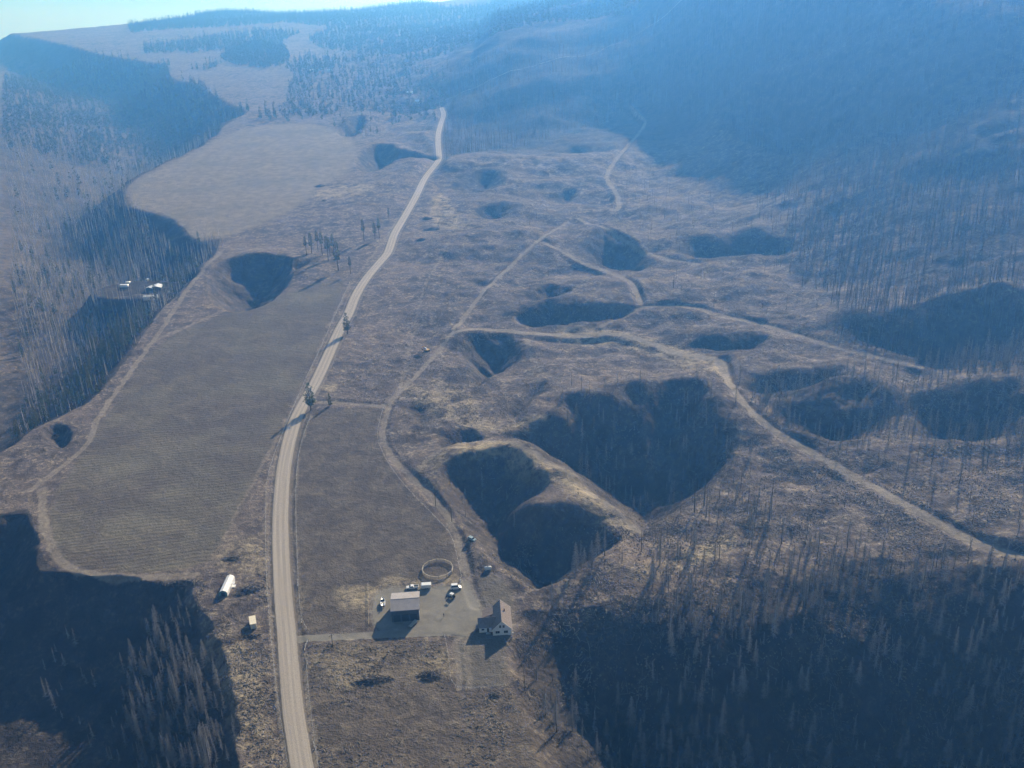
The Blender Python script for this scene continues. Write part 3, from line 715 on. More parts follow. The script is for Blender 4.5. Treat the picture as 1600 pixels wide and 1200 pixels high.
# mountain
plant([(698,262),(760,236),(850,216),(950,182),(1000,150),(1120,190),(1180,245),(1450,205),(1800,150),(1900,-20),(1000,36),(940,50),(830,72),(760,100),(700,110),(690,180)], 8.6, {D: .85, S_: .15}, .95, .3, (.8, 1.3), 'mountain')
plant([(460,120),(560,90),(640,95),(700,130),(698,200),(640,170),(560,175),(480,190),(440,170)], 11, {P_: .5, D: .5}, .75, .5, (.6, 1.1), 'far woods')
plant([(520,160),(600,165),(640,180),(560,225),(520,215)], 11, {P_: .3, D: .7}, .5, .5, (.5, .9), 'far woods')
# valley on the left and its far side
plant([(20,690),(60,660),(150,620),(190,570),(228,520),(250,482),(200,470),(120,520),(20,560)], 5.2, {D: .45, P_: .25, L_: .30}, .75, .3, (.5, .9), 'left valley')
plant([(20,400),(200,330),(240,345),(280,380),(355,378),(285,450),(250,478),(190,470),(100,520),(20,600)], 5.2, {D: .94, P_: .06}, .9, .5, (.6, 1.0), 'left valley')
plant([(0,200),(60,180),(200,200),(340,212),(300,235),(258,255),(215,275),(197,295),(200,320),(235,335),(200,420),(20,520)], 7.0, {D: .97, P_: .03}, .85, .5, (.6, 1.1), 'left valley')
plant([(0,80),(150,84),(225,96),(262,110),(268,125),(312,130),(352,160),(392,172),(350,196),(338,212),(200,205),(0,205)], 10, {D: .6, P_: .4}, .8, .3, (.7, 1.2), 'far woods')
plant([(140,470),(190,470),(255,482),(215,540),(140,580),(110,540)], 5.5, {D: .6, P_: .2, L_: .2}, .8, .3, (.6, 1.0), 'left valley', lambda X, Y: np.full(np.shape(X), -14.0))
plant([(250,430),(292,418),(300,440),(270,470),(255,462)], 5, {D: .4, L_: .6}, .5, .3, (.5, .9), 'left valley', lambda X, Y: np.full(np.shape(X), -10.0))
# far green belts
for pg, sp, k in [([(225,72),(290,66),(330,58),(400,48),(470,52),(440,66),(400,78),(300,82),(225,84)], 13, .8), ([(355,82),(400,66),(440,70),(455,90),(440,104),(400,108),(360,100),(345,92)], 11, .95),
    ([(200,42),(300,28),(400,18),(520,12),(700,14),(860,0),(820,40),(700,84),(640,92),(590,88),(500,76),(480,62),(520,44),(440,36),(330,44),(205,52)], 15, .95), ([(200,42),(300,26),(400,16),(520,9),(620,14),(620,19),(520,16),(400,22),(300,32),(205,48)], 14, .9), ([(440,104),(480,88),(560,96),(470,120)], 12, .5),
    ([(225,106),(268,98),(262,118),(235,118)], 11, .6), ([(400,176),(470,168),(520,180),(500,192),(410,192)], 12, .45), ([(860,0),(1000,0),(1000,25),(900,35),(800,60),(760,75)], 14, .9),
    ([(296,108),(350,100),(340,106),(300,113)], 11, .6), ([(292,80),(308,76),(306,84),(292,84)], 10, .5)]:
    plant(pg, sp, {P_: .9, D: .1}, k, .25, (.8, 1.25), 'far woods')
plant([(600,150),(660,140),(690,180),(620,190)], 12, {P_: 1}, .35, .2, (.7, 1.1), 'far woods')
kind = np.concatenate([a[0] for a in TR]); TX = np.concatenate([a[1] for a in TR]); TY = np.concatenate([a[2] for a in TR])
TS = np.concatenate([a[3] for a in TR]); TREG = np.concatenate([a[4] for a in TR])
TZ = gz(TX, TY)
px, py, dep = project(np.stack([TX, TY, TZ], 1))
m = (px > -160) & (px < 1760) & (py > -60) & (py < 1420) & (dep > 60) & (TZ > -200)
# keep clear of the farmstead in the left valley
m &= ((TX-FARM[0]+6)/36)**2+((TY-FARM[1])/24)**2 > 1
kind, TX, TY, TS, TREG, TZ, px, py, dep = (a[m] for a in (kind, TX, TY, TS, TREG, TZ, px, py, dep))
TROT = rng.uniform(0, 2*PI, len(TX))
size = TS*15*FPX/dep; size = np.where((px > 15) & (px < 1585) & (py > 10) & (py < 1215), size, size*.0)
print('TREES', len(TX), {k: int((kind == k).sum()) for k in set(kind)})

def forest_mass(name, label, sel, lib, cat, mats):
    """one mesh for the trees of a wood that are too many or too far to single out"""
    for part, mi in ((0, 0), (1, 1)):
        vs = []; fs = []; off = 0
        which = rng.integers(0, len(lib), len(sel))
        for k in range(len(lib)):
            ii = sel[which == k]
            if not len(ii): continue
            v, f = lib[k][part]; c, s = np.cos(TROT[ii]), np.sin(TROT[ii]); sc = TS[ii][:, None]
            X = (v[None, :, 0]*c[:, None]-v[None, :, 1]*s[:, None])*sc+TX[ii][:, None]
            Y = (v[None, :, 0]*s[:, None]+v[None, :, 1]*c[:, None])*sc+TY[ii][:, None]
            Z = v[None, :, 2]*sc+TZ[ii][:, None]
            vs.append(np.stack([X, Y, Z], -1).reshape(-1, 3))
            fs.append((f[None]+(np.arange(len(ii))*len(v))[:, None, None]).reshape(-1, 3)+off); off += len(ii)*len(v)
        me = mesh_np(name, np.concatenate(vs), np.concatenate(fs), mats[mi])
        if part == 0:
            root = link_mesh(name, me); root['kind'] = 'stuff'; root['label'] = label; root['category'] = cat
        else: link_mesh('branches' if lib is not PINE_F else 'needles', me, root)['kind'] = 'stuff'
is_dead = (kind == D) | (kind == S_)
order = np.argsort(-size)
dead_near = [i for i in order if is_dead[i]][:290]
live_near = [i for i in order if not is_dead[i]][:230]
near = np.zeros(len(TX), bool); near[dead_near] = True; near[live_near] = True
far_i = np.where(~near)[0]
mid = lambda k: [i for i in far_i if kind[i] == k]
dd_ = np.array([i for i in far_i if kind[i] == D and dep[i] < 640]); dfar = np.array([i for i in far_i if kind[i] == D and dep[i] >= 640])
LIB_M = []
for i, (h, sp, n) in enumerate([(15, 2.9, 70), (18, 2.6, 76), (12, 2.6, 60)]):
    LIB_M.append((trunk_mesh(h, .2, 4, rng.normal(0, .02), 2, 300+i), dead_crown(h, sp, n, 310+i, .1, .24, .4, 3)))
forest_mass('burnt_forest', 'grey burnt trees massed on the slopes of the ravines', dd_, LIB_M, 'burnt forest', (M_BARK, M_TWIG))
lv = np.array([TREG[i] == 'left valley' for i in dfar])
forest_mass('valley_burnt_forest', 'pale grey burnt trees covering the valley on the left', dfar[lv], DEAD_F, 'burnt forest', (M_TWIG, M_TWIG)); dfar = dfar[~lv]
forest_mass('distant_burnt_forest', 'hazy burnt forest covering the far mountainside and valley', dfar, DEAD_F, 'burnt forest', (M_BARK, M_TWIG_SHADE))
forest_mass('distant_snags', 'thin bare burnt trunks scattered over the hillside', np.array(mid(S_)), SNAG_F, 'burnt forest', (M_BARK, M_BARK))
forest_mass('distant_pine_woods', 'dark green belts of conifers on the far upland', np.array(mid(P_)+mid(L_)), PINE_F, 'woods', (M_PBARK, M_NEEDLE))

def proto(lib, mats, tn, cn):
    r = []
    for i, (tk, cr) in enumerate(lib):
        r.append((mesh_np(tn, tk[0], tk[1], mats[0]), mesh_np(cn, cr[0], cr[1], mats[1])))
    return r
PR = {D: proto(DEAD, (M_BARK, M_TWIG), 'trunk', 'crown'), S_: proto(SNAG, (M_BARK, M_BARK), 'trunk', 'crown'),
      P_: proto(PINE, (M_PBARK, M_NEEDLE), 'trunk', 'crown'), L_: proto(PINE, (M_PBARK, M_OLIVE), 'trunk', 'crown')}
CROWN = {D: 'crown', S_: 'crown', P_: 'crown', L_: 'crown'}
NAME = {D: 'burnt_tree', S_: 'burnt_snag', P_: 'pine_tree', L_: 'larch_tree'}
CATS = {D: 'burnt tree', S_: 'snag', P_: 'conifer', L_: 'conifer'}
LOOK = {D: 'grey burnt conifer', S_: 'bare blackened trunk', P_: 'dark green conifer', L_: 'yellow green conifer'}
GRP = {D: 'grey burnt conifers', S_: 'bare blackened trunks', P_: 'dark green conifers', L_: 'yellow green conifers'}
def size_word(k, s): 
    h = s*(15 if k != S_ else 14); return 'tall ' if h > 13.5 else ('small ' if h < 9.5 else 'mid-sized ')
def where(reg, x, y):
    if reg == 'lower right slope':
        if y < 960: return 'on the dim slope above the dark wood'
        return ('at the foot of the dark slope, ' if y > 1090 else 'midway down the dark slope, ')+('near the right edge' if x > 1300 else 'right of centre' if x > 1080 else 'nearest the house')
    if reg == 'lower left ravine':
        return ('deep in the lower left ravine ' if x < 180 else 'on the lower left ravine bank ')+('near the bottom edge' if y > 1080 else 'below the tilled field')
    if reg == 'left valley':
        return 'in the left valley, '+('beside the white-roofed farm' if 400 < y < 520 and x > 140 else 'below the tilled field edge' if y > 560 else 'beyond the farm' if y <= 400 else 'at the left edge')
    return {'ridge': 'along the lit ridge right of the house', 'centre ravine': 'in the deep shaded ravine at the centre', 'hollow': 'in the shaded hollow behind the house',
      'hillside': 'on the open hillside right of the dirt track', 'open ground': 'on the open burnt ground', 'mountain': 'on the far mountainside', 'far woods': 'in the far woods'}[reg]
def make_tree(k, x, y, z, sc, rot, label, group, var=None, szh=1.0):
    lib = PR[k]; tm, cm = lib[var if var is not None else int(rng.integers(0, len(lib)))]
    r = thing(NAME[k], label, CATS[k], (x, y, z), rot, group); r.scale = (sc, sc, sc*szh)
    link_mesh('trunk', tm, r); link_mesh(CROWN[k], cm, r); return r
for i in dead_near+live_near:
    k = kind[i]
    wd = where(TREG[i], float(px[i]), float(py[i])); sw_ = size_word(k, TS[i])
    make_tree(k, float(TX[i]), float(TY[i]), float(TZ[i]), float(TS[i]), float(TROT[i]), sw_+LOOK[k]+' '+wd, sw_+GRP[k]+' '+wd)

# ------------------------------------------------------------------ litter that nobody could count
def band(pts, n, hf=H0):
    pg = march(np.array(pts, float)[:, 0], np.array(pts, float)[:, 1], hf)
    x0, y0 = pg.min(0); x1, y1 = pg.max(0); out = []
    got = 0
    while got < n:
        X = rng.uniform(x0, x1, n*2); Y = rng.uniform(y0, y1, n*2)
        m = inside(X, Y, pg); X, Y = X[m], Y[m]
        m = rng.uniform(0, 1, X.shape) < .5+1.6*fbm(X, Y, 16, 3, 888); X, Y = X[m], Y[m]
        m = clear_of(X, Y, 6, 3.2) & (signed_in(X, Y, PADDOCK, 4) < 1e9)
        for q in KEEP: m &= (X-q[0])**2+(Y-q[1])**2 > 81
        out.append(np.stack([X[m], Y[m]], 1)); got += m.sum()
    return np.concatenate(out)[:n]
KEEP = [march([a], [b], gz)[0] for a, b in ((350, 918), (346, 932), (393, 975), (390, 984))]
def sticks(name, P, lmin, lmax, w, mat, label):
    n = len(P); Z = gz(P[:, 0], P[:, 1]); a = rng.uniform(0, PI, n); L = rng.uniform(lmin, lmax, n)
    dx, dy = np.cos(a)*L/2, np.sin(a)*L/2
    z1 = gz(P[:, 0]-dx, P[:, 1]-dy); z2 = gz(P[:, 0]+dx, P[:, 1]+dy); ww = rng.uniform(.6, 1.3, n)*w
    nx, ny = -np.sin(a)*ww, np.cos(a)*ww; lift = rng.uniform(.0, .35, n)
    def V(sx, z, s, up): return np.stack([P[:, 0]+sx*dx+s*nx, P[:, 1]+sx*dy+s*ny, z+up], 1)
    v = np.stack([V(-1, z1, 1, 0*ww), V(-1, z1, -1, 0*ww), V(-1, z1, 0, ww*1.7), V(1, z2, .6, lift), V(1, z2, -.6, lift), V(1, z2, 0, ww*1.2+lift)], 1).reshape(-1, 3)
    f = np.array([(0, 3, 5), (0, 5, 2), (2, 5, 4), (2, 4, 1), (0, 2, 1), (3, 4, 5)])
    f = (f[None]+(np.arange(n)*6)[:, None, None]).reshape(-1, 3)
    o = link_mesh(name, mesh_np(name, v, f, mat)); o['kind'] = 'stuff'; o['label'] = label; o['category'] = 'ground litter'
def tufts(name, P, s0, s1, mat, label):
    n = len(P); Z = gz(P[:, 0], P[:, 1]); s = rng.uniform(s0, s1, n)**1.0; a = rng.uniform(0, 2*PI, n); vs = []
    for k in range(5):
        t = a+k*2*PI/5; r = s*rng.uniform(.5, 1.1, n); vs.append(np.stack([P[:, 0]+np.cos(t)*r, P[:, 1]+np.sin(t)*r, Z-.12], 1))
    vs.append(np.stack([P[:, 0]+rng.uniform(-.3, .3, n)*s, P[:, 1]+rng.uniform(-.3, .3, n)*s, Z+s*rng.uniform(.5, 1.2, n)], 1))
    v = np.stack(vs, 1).reshape(-1, 3); f = np.array([(k, (k+1) % 5, 5) for k in range(5)])
    f = (f[None]+(np.arange(n)*6)[:, None, None]).reshape(-1, 3)
    o = link_mesh(name, mesh_np(name, v, f, mat)); o['kind'] = 'stuff'; o['label'] = label; o['category'] = 'ground litter'
M_LOG = simple_mat('weathered_wood', (.30, .275, .24), (.10, .09, .085), .05, .9, .1)
M_STRAW = simple_mat('dry_grass', (.24, .20, .14), (.11, .095, .075), .06, 1, .05)
M_CHAR = simple_mat('charcoal_black', (.045, .041, .039), (.085, .076, .07), .2, .95, .1)
wildR = [(745,880),(830,800),(1000,830),(1130,700),(1150,600),(1560,560),(1800,600),(1900,1200),(1000,1250),(810,1080)]
wildC = [(500,640),(640,480),(700,300),(960,250),(1300,420),(1560,560),(1150,620),(1000,830),(700,720),(600,640)]
lowL = [(300,930),(420,840),(430,1000),(455,1230),(380,1230),(350,1060)]
lowM = [(470,1005),(700,1000),(800,1080),(870,1230),(490,1230)]
sticks('deadfall', np.concatenate([band(wildR, 6000), band(wildC, 6000)]), 1.2, 4.2, .10, M_LOG, 'pale fallen trunks littering the burnt slopes')
sticks('branch_litter', np.concatenate([band(lowL, 1100), band(lowM, 900), band(wildR, 6000)]), .6, 2.2, .10, M_LOG, 'small pale sticks lying on the rough ground')
tufts('grass_tufts', np.concatenate([band(wildR, 26000), band(wildC, 26000), band(lowL, 500), band(lowM, 300)]), .2, .7, M_STRAW, 'tufts of dry grass and brush on the burnt ground')
tufts('burnt_scrub', np.concatenate([band(wildR, 9000), band(wildC, 9000), band(lowL, 130), band(lowM, 60)]), .2, .55, M_CHAR, 'blackened low scrub among the grass')

# ------------------------------------------------------------------ materials of built things
m_roofgrey = simple_mat('grey_metal_roof', (.36, .335, .33), (.32, .30, .295), .5, .7, .2)
m_wallgrey = simple_mat('dark_grey_siding', (.085, .095, .115), (.07, .08, .10), .7, .7, .2)
m_shingle = simple_mat('brown_roof_shingles', (.235, .20, .18), (.18, .15, .135), 1.2, .9, .1)
m_whitewall = simple_mat('white_siding', (.72, .74, .76), (.66, .68, .70), .7, .6, .3)
m_white = simple_mat('white_paint', (.80, .80, .79), (.74, .74, .73), .8, .35, .5)
m_cream = simple_mat('cream_paint', (.72, .66, .50), (.66, .60, .46), .8, .6, .3)
m_glass = simple_mat('dark_window_glass', (.03, .04, .05), (.02, .03, .04), .5, .08, .6)
m_tyre = simple_mat('black_rubber', (.025, .025, .025), None, 2, .85, .2)
m_chrome = simple_mat('bare_metal', (.45, .45, .46), None, 2, .3, .5, .8)
m_dark = simple_mat('black_plastic', (.03, .032, .035), None, 2, .5, .4)
m_teal = simple_mat('teal_end_wall', (.10, .26, .27), (.08, .20, .22), .8, .6, .3)
m_wood = simple_mat('pale_rails', (.50, .44, .34), (.36, .32, .26), 1.5, .85, .1)
m_post = simple_mat('grey_posts', (.30, .27, .23), (.20, .18, .16), 1.5, .9, .1)
m_pole = simple_mat('dark_pole_wood', (.10, .085, .07), (.07, .06, .05), 1.5, .9, .1)
m_red = simple_mat('rust_brown', (.22, .10, .06), (.15, .08, .05), 2, .8, .2)
m_yellow = simple_mat('yellow_paint', (.70, .42, .06), (.6, .36, .05), 1, .5, .4)
m_green = simple_mat('green_paint', (.05, .12, .06), None, 1, .5, .4)
m_navy = simple_mat('dark_blue_paint', (.05, .08, .12), None, 1, .35, .5)
m_lblue = simple_mat('pale_blue_paint', (.30, .42, .48), None, 1, .4, .4)
m_concrete = simple_mat('concrete', (.36, .34, .31), (.30, .285, .26), 1, .9, .1)
m_grey = simple_mat('light_grey_paint', (.55, .57, .58), (.48, .50, .51), 1, .45, .4)
m_lamp = simple_mat('lamp_glass', (.7, .7, .66), None, 1, .2, .5)

# ------------------------------------------------------------------ metal shop with three bays
def window(parent, mb_frame, mb_pane):
    f = mb_frame.obj('window', m_white, parent); mb_pane.obj('pane', m_glass, f); return f
bx, by = -50.2, 358.7
t_ = thing('metal_shop', 'grey metal shop with a ridged light roof and three bays beside the gravel yard', 'shop building', (bx, by, ground_z(bx, by)), math.radians(3.4))
W, Dp, hw, hr = 5.9, 6.1, 6.0, 7.35
MB().prism([(-Dp, -.4), (Dp, -.4), (Dp, hw), (0, hr-.12), (-Dp, hw)], -W, W, 'x').obj('wall', m_wallgrey, t_)
rf = MB(); ov = .45; sl = (hr-hw)/Dp
for sg in (-1, 1):
    rf.prism([(0, hr), (sg*(Dp+ov), hw-sl*ov), (sg*(Dp+ov), hw-sl*ov+.14), (0, hr+.14)], -W-.35, W+.35, 'x')
roof = rf.obj('roof', m_roofgrey, t_)
rb = MB()
for k in range(-9, 10):
    for sg in (-1, 1): rb.prism([(sg*.1, hr+.135), (sg*(Dp+ov-.05), hw-sl*(ov-.05)+.135), (sg*(Dp+ov-.05), hw-sl*(ov-.05)+.19), (sg*.1, hr+.19)], k*.64-.03, k*.64+.03, 'x')
rb.obj('seams', m_roofgrey, roof)
MB().box(-W-.36, W+.36, -.14, .14, hr+.11, hr+.22).obj('ridge_cap', m_roofgrey, roof)
for k in range(3):
    x = -3.7+k*3.6
    d = MB().box(x-1.45, x+1.45, -Dp-.06, -Dp-.003, 0, 3.5).obj('bay_door', m_dark, t_)
    MB().box(x-1.6, x-1.46, -Dp-.10, -Dp-.003, 0, 3.6).box(x+1.46, x+1.6, -Dp-.10, -Dp-.003, 0, 3.6).box(x-1.6, x+1.6, -Dp-.10, -Dp-.003, 3.61, 3.76).obj('trim', m_wallgrey, d)
MB().box(W+.003, W+.06, -3, -2.1, 0, 2.1).obj('side_door', m_white, t_)
window(t_, MB().box(W+.003, W+.07, .5, 1.7, 1.6, 2.7), MB().box(W+.071, W+.085, .6, 1.6, 1.7, 2.6))

# ------------------------------------------------------------------ white house
hx, hy = -8.5, 347.6
h_ = thing('farmhouse', 'white gabled house with brown shingle roofs between the gravel yard and the wooded slope', 'house', (hx, hy, ground_z(hx, hy)), math.radians(2.7))
hwid, hl, he, ha = 3.95, 7.1, 3.3, 7.2
MB().prism([(-hwid, -.5), (hwid, -.5), (hwid, he), (0, ha-.1), (-hwid, he)], -hl, hl).obj('wall', m_whitewall, h_)
rf = MB(); sl = (ha-he)/hwid
for sg in (-1, 1):
    rf.prism([(0, ha), (sg*(hwid+.5), he-sl*.5), (sg*(hwid+.5), he-sl*.5+.2), (0, ha+.2)], -hl-.55, hl+.55)
roof = rf.obj('roof', m_shingle, h_)
fb = MB()
for y in (-hl-.62, hl+.56):
    for sg in (-1, 1): fb.prism([(0, ha-.02), (sg*(hwid+.55), he-sl*.55-.02), (sg*(hwid+.55), he-sl*.55+.24), (0, ha+.24)], y, y+.06)
fb.obj('fascia', m_white, roof)
ch = MB().box(1.3, 1.75, 1.2, 1.65, 4.6, 7.0).obj('chimney', m_red, roof); MB().tube([(1.52, 1.42, 7.0), (1.52, 1.42, 7.5)], .14, 8).obj('flue', m_chrome, ch)
for x, z0, w_, h2 in [(-.72, 3.75, .40, 1.35), (.72, 3.75, .40, 1.35), (-1.9, 1.0, .85, 1.25), (1.6, 1.0, .85, 1.25)]:
    f = MB().box(x-w_-.09, x+w_+.09, -hl-.07, -hl-.003, z0-.09, z0+h2+.09).obj('window', m_white, h_)
    MB().box(x-w_, x-.03, -hl-.1, -hl-.072, z0, z0+h2).box(x+.03, x+w_, -hl-.1, -hl-.072, z0, z0+h2).obj('pane', m_glass, f)
# front left wing
wl, wy0, wy1, we, wa = -9.6, -4.6, 1.6, 2.9, 5.2
MB().prism([(wy0, -.5), (wy1, -.5), (wy1, we), ((wy0+wy1)/2, wa-.1), (wy0, we)], wl, -hwid-.01, 'x').obj('wing_wall', m_whitewall, h_)
rf = MB(); ym = (wy0+wy1)/2; sw2 = (wa-we)/(wy1-ym)
for sg in (-1, 1): rf.prism([(ym, wa), (ym+sg*(wy1-ym+.45), we-sw2*.45), (ym+sg*(wy1-ym+.45), we-sw2*.45+.2), (ym, wa+.2)], wl-.45, -1.9, 'x')
rf.obj('wing_roof', m_shingle, h_)
# lean-to at the back left
MB().box(-7.4, -hwid-.01, 1.65, 6.6, -.5, 2.5).obj('lean_to_wall', m_whitewall, h_)
MB().prism([(-7.9, 2.5), (-3.2, 4.05), (-3.2, 4.25), (-7.9, 2.7)], 1.95, 7.0).obj('lean_to_roof', m_shingle, h_)
dr = MB().box(-6.3, -5.4, wy0-.06, wy0-.003, 0, 2.1).obj('door', m_dark, h_); MB().box(-5.55, -5.47, wy0-.1, wy0-.062, 1.0, 1.1).obj('handle', m_chrome, dr)
f = MB().box(-8.7, -7.3, wy0-.06, wy0-.003, 1, 2.1).obj('window', m_white, h_); MB().box(-8.6, -7.4, wy0-.08, wy0-.062, 1.1, 2.0).obj('pane', m_glass, f)
st_ = MB().box(-6.8, -4.9, wy0-1.5, wy0-.07, -.3, .18).obj('step', m_concrete, h_)
MB().box(hwid+.35, hwid+.75, -hl-.5, -hl-.1, -.3, 1.3).obj('corner_post', m_white, h_)
# ------------------------------------------------------------------ vehicles
def wheels(parent, xs, half, r, w_=.24):
    for x in xs:
        for s in (-1, 1):
            y = s*(half-w_/2)
            wh = MB().tube([(x, y-w_/2, r), (x, y+w_/2, r)], r, 16).obj('wheel', m_tyre, parent)
            MB().tube([(x, y+s*(w_/2-.02), r), (x, y+s*(w_/2+.02), r)], r*.55, 12).obj('rim', m_chrome, wh)
def lights(parent, xf, half, z):
    for s in (-1, 1): MB().box(xf-.03, xf+.03, s*(half-.3)-.16, s*(half-.3)+.16, z-.1, z+.1).obj('headlight', m_lamp, parent)
def pickup(x, y, rz, paint, label, L=5.6):
    t = thing('pickup_truck', label, 'pickup', (x, y, ground_z(x, y)), rz)
    a = L/2
    MB().prism([(-a, .45), (a, .45), (a, .95), (a-.25, 1.05), (a-1.35, 1.15), (a-1.5, 1.12), (-a, 1.12)], -.95, .95).obj('body', paint, t, bevel=.05)
    c0, c1 = a-1.45, a-3.45
    MB().prism([(c0+.05, 1.1), (c0-.6, 1.78), (c1+.15, 1.82), (c1, 1.1)], -.86, .86).obj('cab', paint, t, bevel=.04)
    MB().prism([(c0-.02, 1.2), (c0-.56, 1.74), (c0-.53, 1.77), (c0+.03, 1.23)], -.75, .75).obj('windscreen', m_glass, t)
    for s in (-1, 1): MB().prism([(c0-.25, 1.2), (c0-.68, 1.68), (c1+.3, 1.72), (c1+.22, 1.2)], s*.865-.008, s*.865+.008).obj('side_window', m_glass, t)
    MB().box(-a+.12, c1-.12, -.78, .78, 1.09, 1.13).obj('bed_floor', m_dark, t)
    MB().box(-a+.0, c1-.02, -.95, -.83, 1.12, 1.42).box(-a, c1-.02, .83, .95, 1.12, 1.42).box(-a, -a+.1, -.83, .83, 1.12, 1.42).obj('bed_side', paint, t)
    wheels(t, (a-.95, -a+1.15), .98, .40); lights(t, a+.01, .95, .85)
    MB().box(a-.02, a+.1, -.9, .9, .42, .62).obj('bumper', m_chrome, t); return t
def wagon(x, y, rz, paint, label, L=4.7, H=1.75, name='parked_car', cat='car', roofm=None):
    t = thing(name, label, cat, (x, y, ground_z(x, y)), rz); a = L/2; g0 = H*.55
    MB().prism([(-a, .35), (a, .35), (a, .75), (a-.2, .88), (a-1.15, g0), (-a+.1, g0), (-a, .8)], -.92, .92).obj('body', paint, t, bevel=.06)
    MB().prism([(a-1.15, g0-.03), (a-1.75, H-.06), (-a+.5, H), (-a+.12, g0-.03)], -.80, .80).obj('roof', roofm or paint, t, bevel=.05)
    MB().prism([(a-1.2, g0+.05), (a-1.72, H-.12), (a-1.69, H-.10), (a-1.15, g0+.08)], -.7, .7).obj('windscreen', m_glass, t)
    for s in (-1, 1): MB().prism([(a-1.4, g0+.05), (a-1.85, H-.16), (-a+.65, H-.14), (-a+.35, g0+.05)], s*.805-.008, s*.805+.008).obj('side_window', m_glass, t)
    wheels(t, (a-.85, -a+.85), .95, .36); lights(t, a+.01, .92, .68); return t
def box_trailer(x, y, rz, label, L=4.4, Wd=1.15, H=2.3, paint=None, name='cargo_trailer', cat='trailer'):
    t = thing(name, label, cat, (x, y, ground_z(x, y)), rz); paint = paint or m_white
    MB().prism([(-L/2, .5), (L/2, .5), (L/2+.3, 1.1), (L/2+.3, H-.4), (L/2, H), (-L/2, H)], -Wd, Wd).obj('body', paint, t, bevel=.05)
    MB().tube([(L/2+.2, -.7, .5), (L/2+1.3, 0, .5)], .05).tube([(L/2+.2, .7, .5), (L/2+1.3, 0, .5)], .05).obj('hitch', m_dark, t)
    MB().box(-L/2-.03, -L/2-.003, -Wd+.12, Wd-.12, .6, H-.15).obj('rear_door', m_grey, t)
    wheels(t, (-.45, .4), Wd+.02, .34); return t
def at0(px_, py_):
    p = march([px_], [py_], gz)[0]; return float(p[0]), float(p[1])
x, y = at0(644.5, 919.5); pickup(x, y, PI+.05, m_white, 'white pickup truck parked behind the metal shop in front of a white cargo trailer')
x, y = at0(666.5, 918.5); box_trailer(x, y, PI+.05, 'white enclosed cargo trailer parked between the pickup truck and the round pen', 4.3)
x, y = at0(712.5, 920.0); wagon(x, y, .1, m_white, 'white high-roofed van with dark windows parked below the round pen', 5.0, 2.6, 'parked_van', 'van')
# small tractor with a white canopy
x, y = at0(705.5, 934.5)
t_ = thing('farm_tractor', 'dark compact tractor with a pale canopy parked beside the white van', 'tractor', (x, y, ground_z(x, y)), 2.6)
MB().prism([(-.9, .55), (1.6, .55), (1.65, 1.15), (1.5, 1.35), (.3, 1.45), (-.9, 1.2)], -.38, .38).obj('body', m_navy, t_, bevel=.05)
for s in (-1, 1):
    w1 = MB().tube([(-.8, s*.55, .75), (-.8, s*.95, .75)], .75, 18).obj('rear_wheel', m_tyre, t_); MB().tube([(-.8, s*.93, .75), (-.8, s*.97, .75)], .4, 12).obj('rim', m_yellow, w1)
    w1 = MB().tube([(1.15, s*.5, .42), (1.15, s*.75, .42)], .42, 16).obj('front_wheel', m_tyre, t_); MB().tube([(1.15, s*.74, .42), (1.15, s*.77, .42)], .22, 12).obj('rim', m_yellow, w1)
    MB().tube([(-1.0, s*.5, 1.1), (-1.0, s*.5, 2.55)], .05).tube([(.2, s*.5, 1.2), (.2, s*.5, 2.55)], .05).obj('canopy_post', m_dark, t_)
MB().box(-1.25, .5, -.7, .7, 2.55, 2.66).obj('canopy', m_white, t_, bevel=.03)
MB().box(-.7, -.2, -.28, .28, 1.2, 1.35).box(-.78, -.68, -.28, .28, 1.3, 1.85).obj('seat', m_dark, t_)
MB().tube([(1.0, .45, 1.0), (2.3, .45, .5)], .07).tube([(1.0, -.45, 1.0), (2.3, -.45, .5)], .07).obj('loader_arm', m_navy, t_)
MB().prism([(2.3, .15), (2.9, .12), (2.85, .22), (2.4, .3), (2.35, .8), (2.25, .8)], -.8, .8).obj('bucket', m_dark, t_)
# boat on its trailer left of the shop
x, y = at0(598.5, 944)
bt = thing('boat_trailer', 'low boat trailer carrying the white boat left of the metal shop', 'trailer', (x, y, ground_z(x, y)), PI/2+.15)
MB().box(-2.6, 2.2, -.75, -.65, .42, .52).box(-2.6, 2.2, .65, .75, .42, .52).box(-2.6, -2.5, -.65, .65, .42, .52).box(0, .1, -.65, .65, .42, .52).obj('frame', m_dark, bt)
MB().tube([(2.2, .7, .47), (3.6, 0, .47)], .05).tube([(2.2, -.7, .47), (3.6, 0, .47)], .05).obj('hitch', m_dark, bt); wheels(bt, (-.7,), 1.0, .3)
b_ = thing('motor_boat', 'white pointed motor boat resting on a trailer left of the metal shop', 'boat', (x, y, ground_z(x, y)+.02), PI/2+.15)
hull = MB(); rings = []
for X_, wd_, kz, gw_ in [(-2.8, .95, .75, 1.45), (-1.4, 1.1, .62, 1.45), (.4, 1.1, .60, 1.5), (1.8, .8, .68, 1.62), (2.8, .38, .9, 1.72), (3.3, .04, 1.4, 1.78)]:
    rings.append([(X_, -wd_, gw_), (X_, -wd_*.8, (gw_+kz)/2), (X_, 0, kz), (X_, wd_*.8, (gw_+kz)/2), (X_, wd_, gw_), (X_, wd_*.8, gw_-.02), (X_, 0, gw_-.35), (X_, -wd_*.8, gw_-.02)])
vv = [p for r in rings for p in r]; n8 = 8
ff = [(i*n8+j, i*n8+(j+1) % n8, (i+1)*n8+(j+1) % n8, (i+1)*n8+j) for i in range(5) for j in range(n8)]+[tuple(range(7, -1, -1)), tuple(range(40, 48))]
hull.add(vv, ff).obj('hull', m_white, b_, smooth=False)
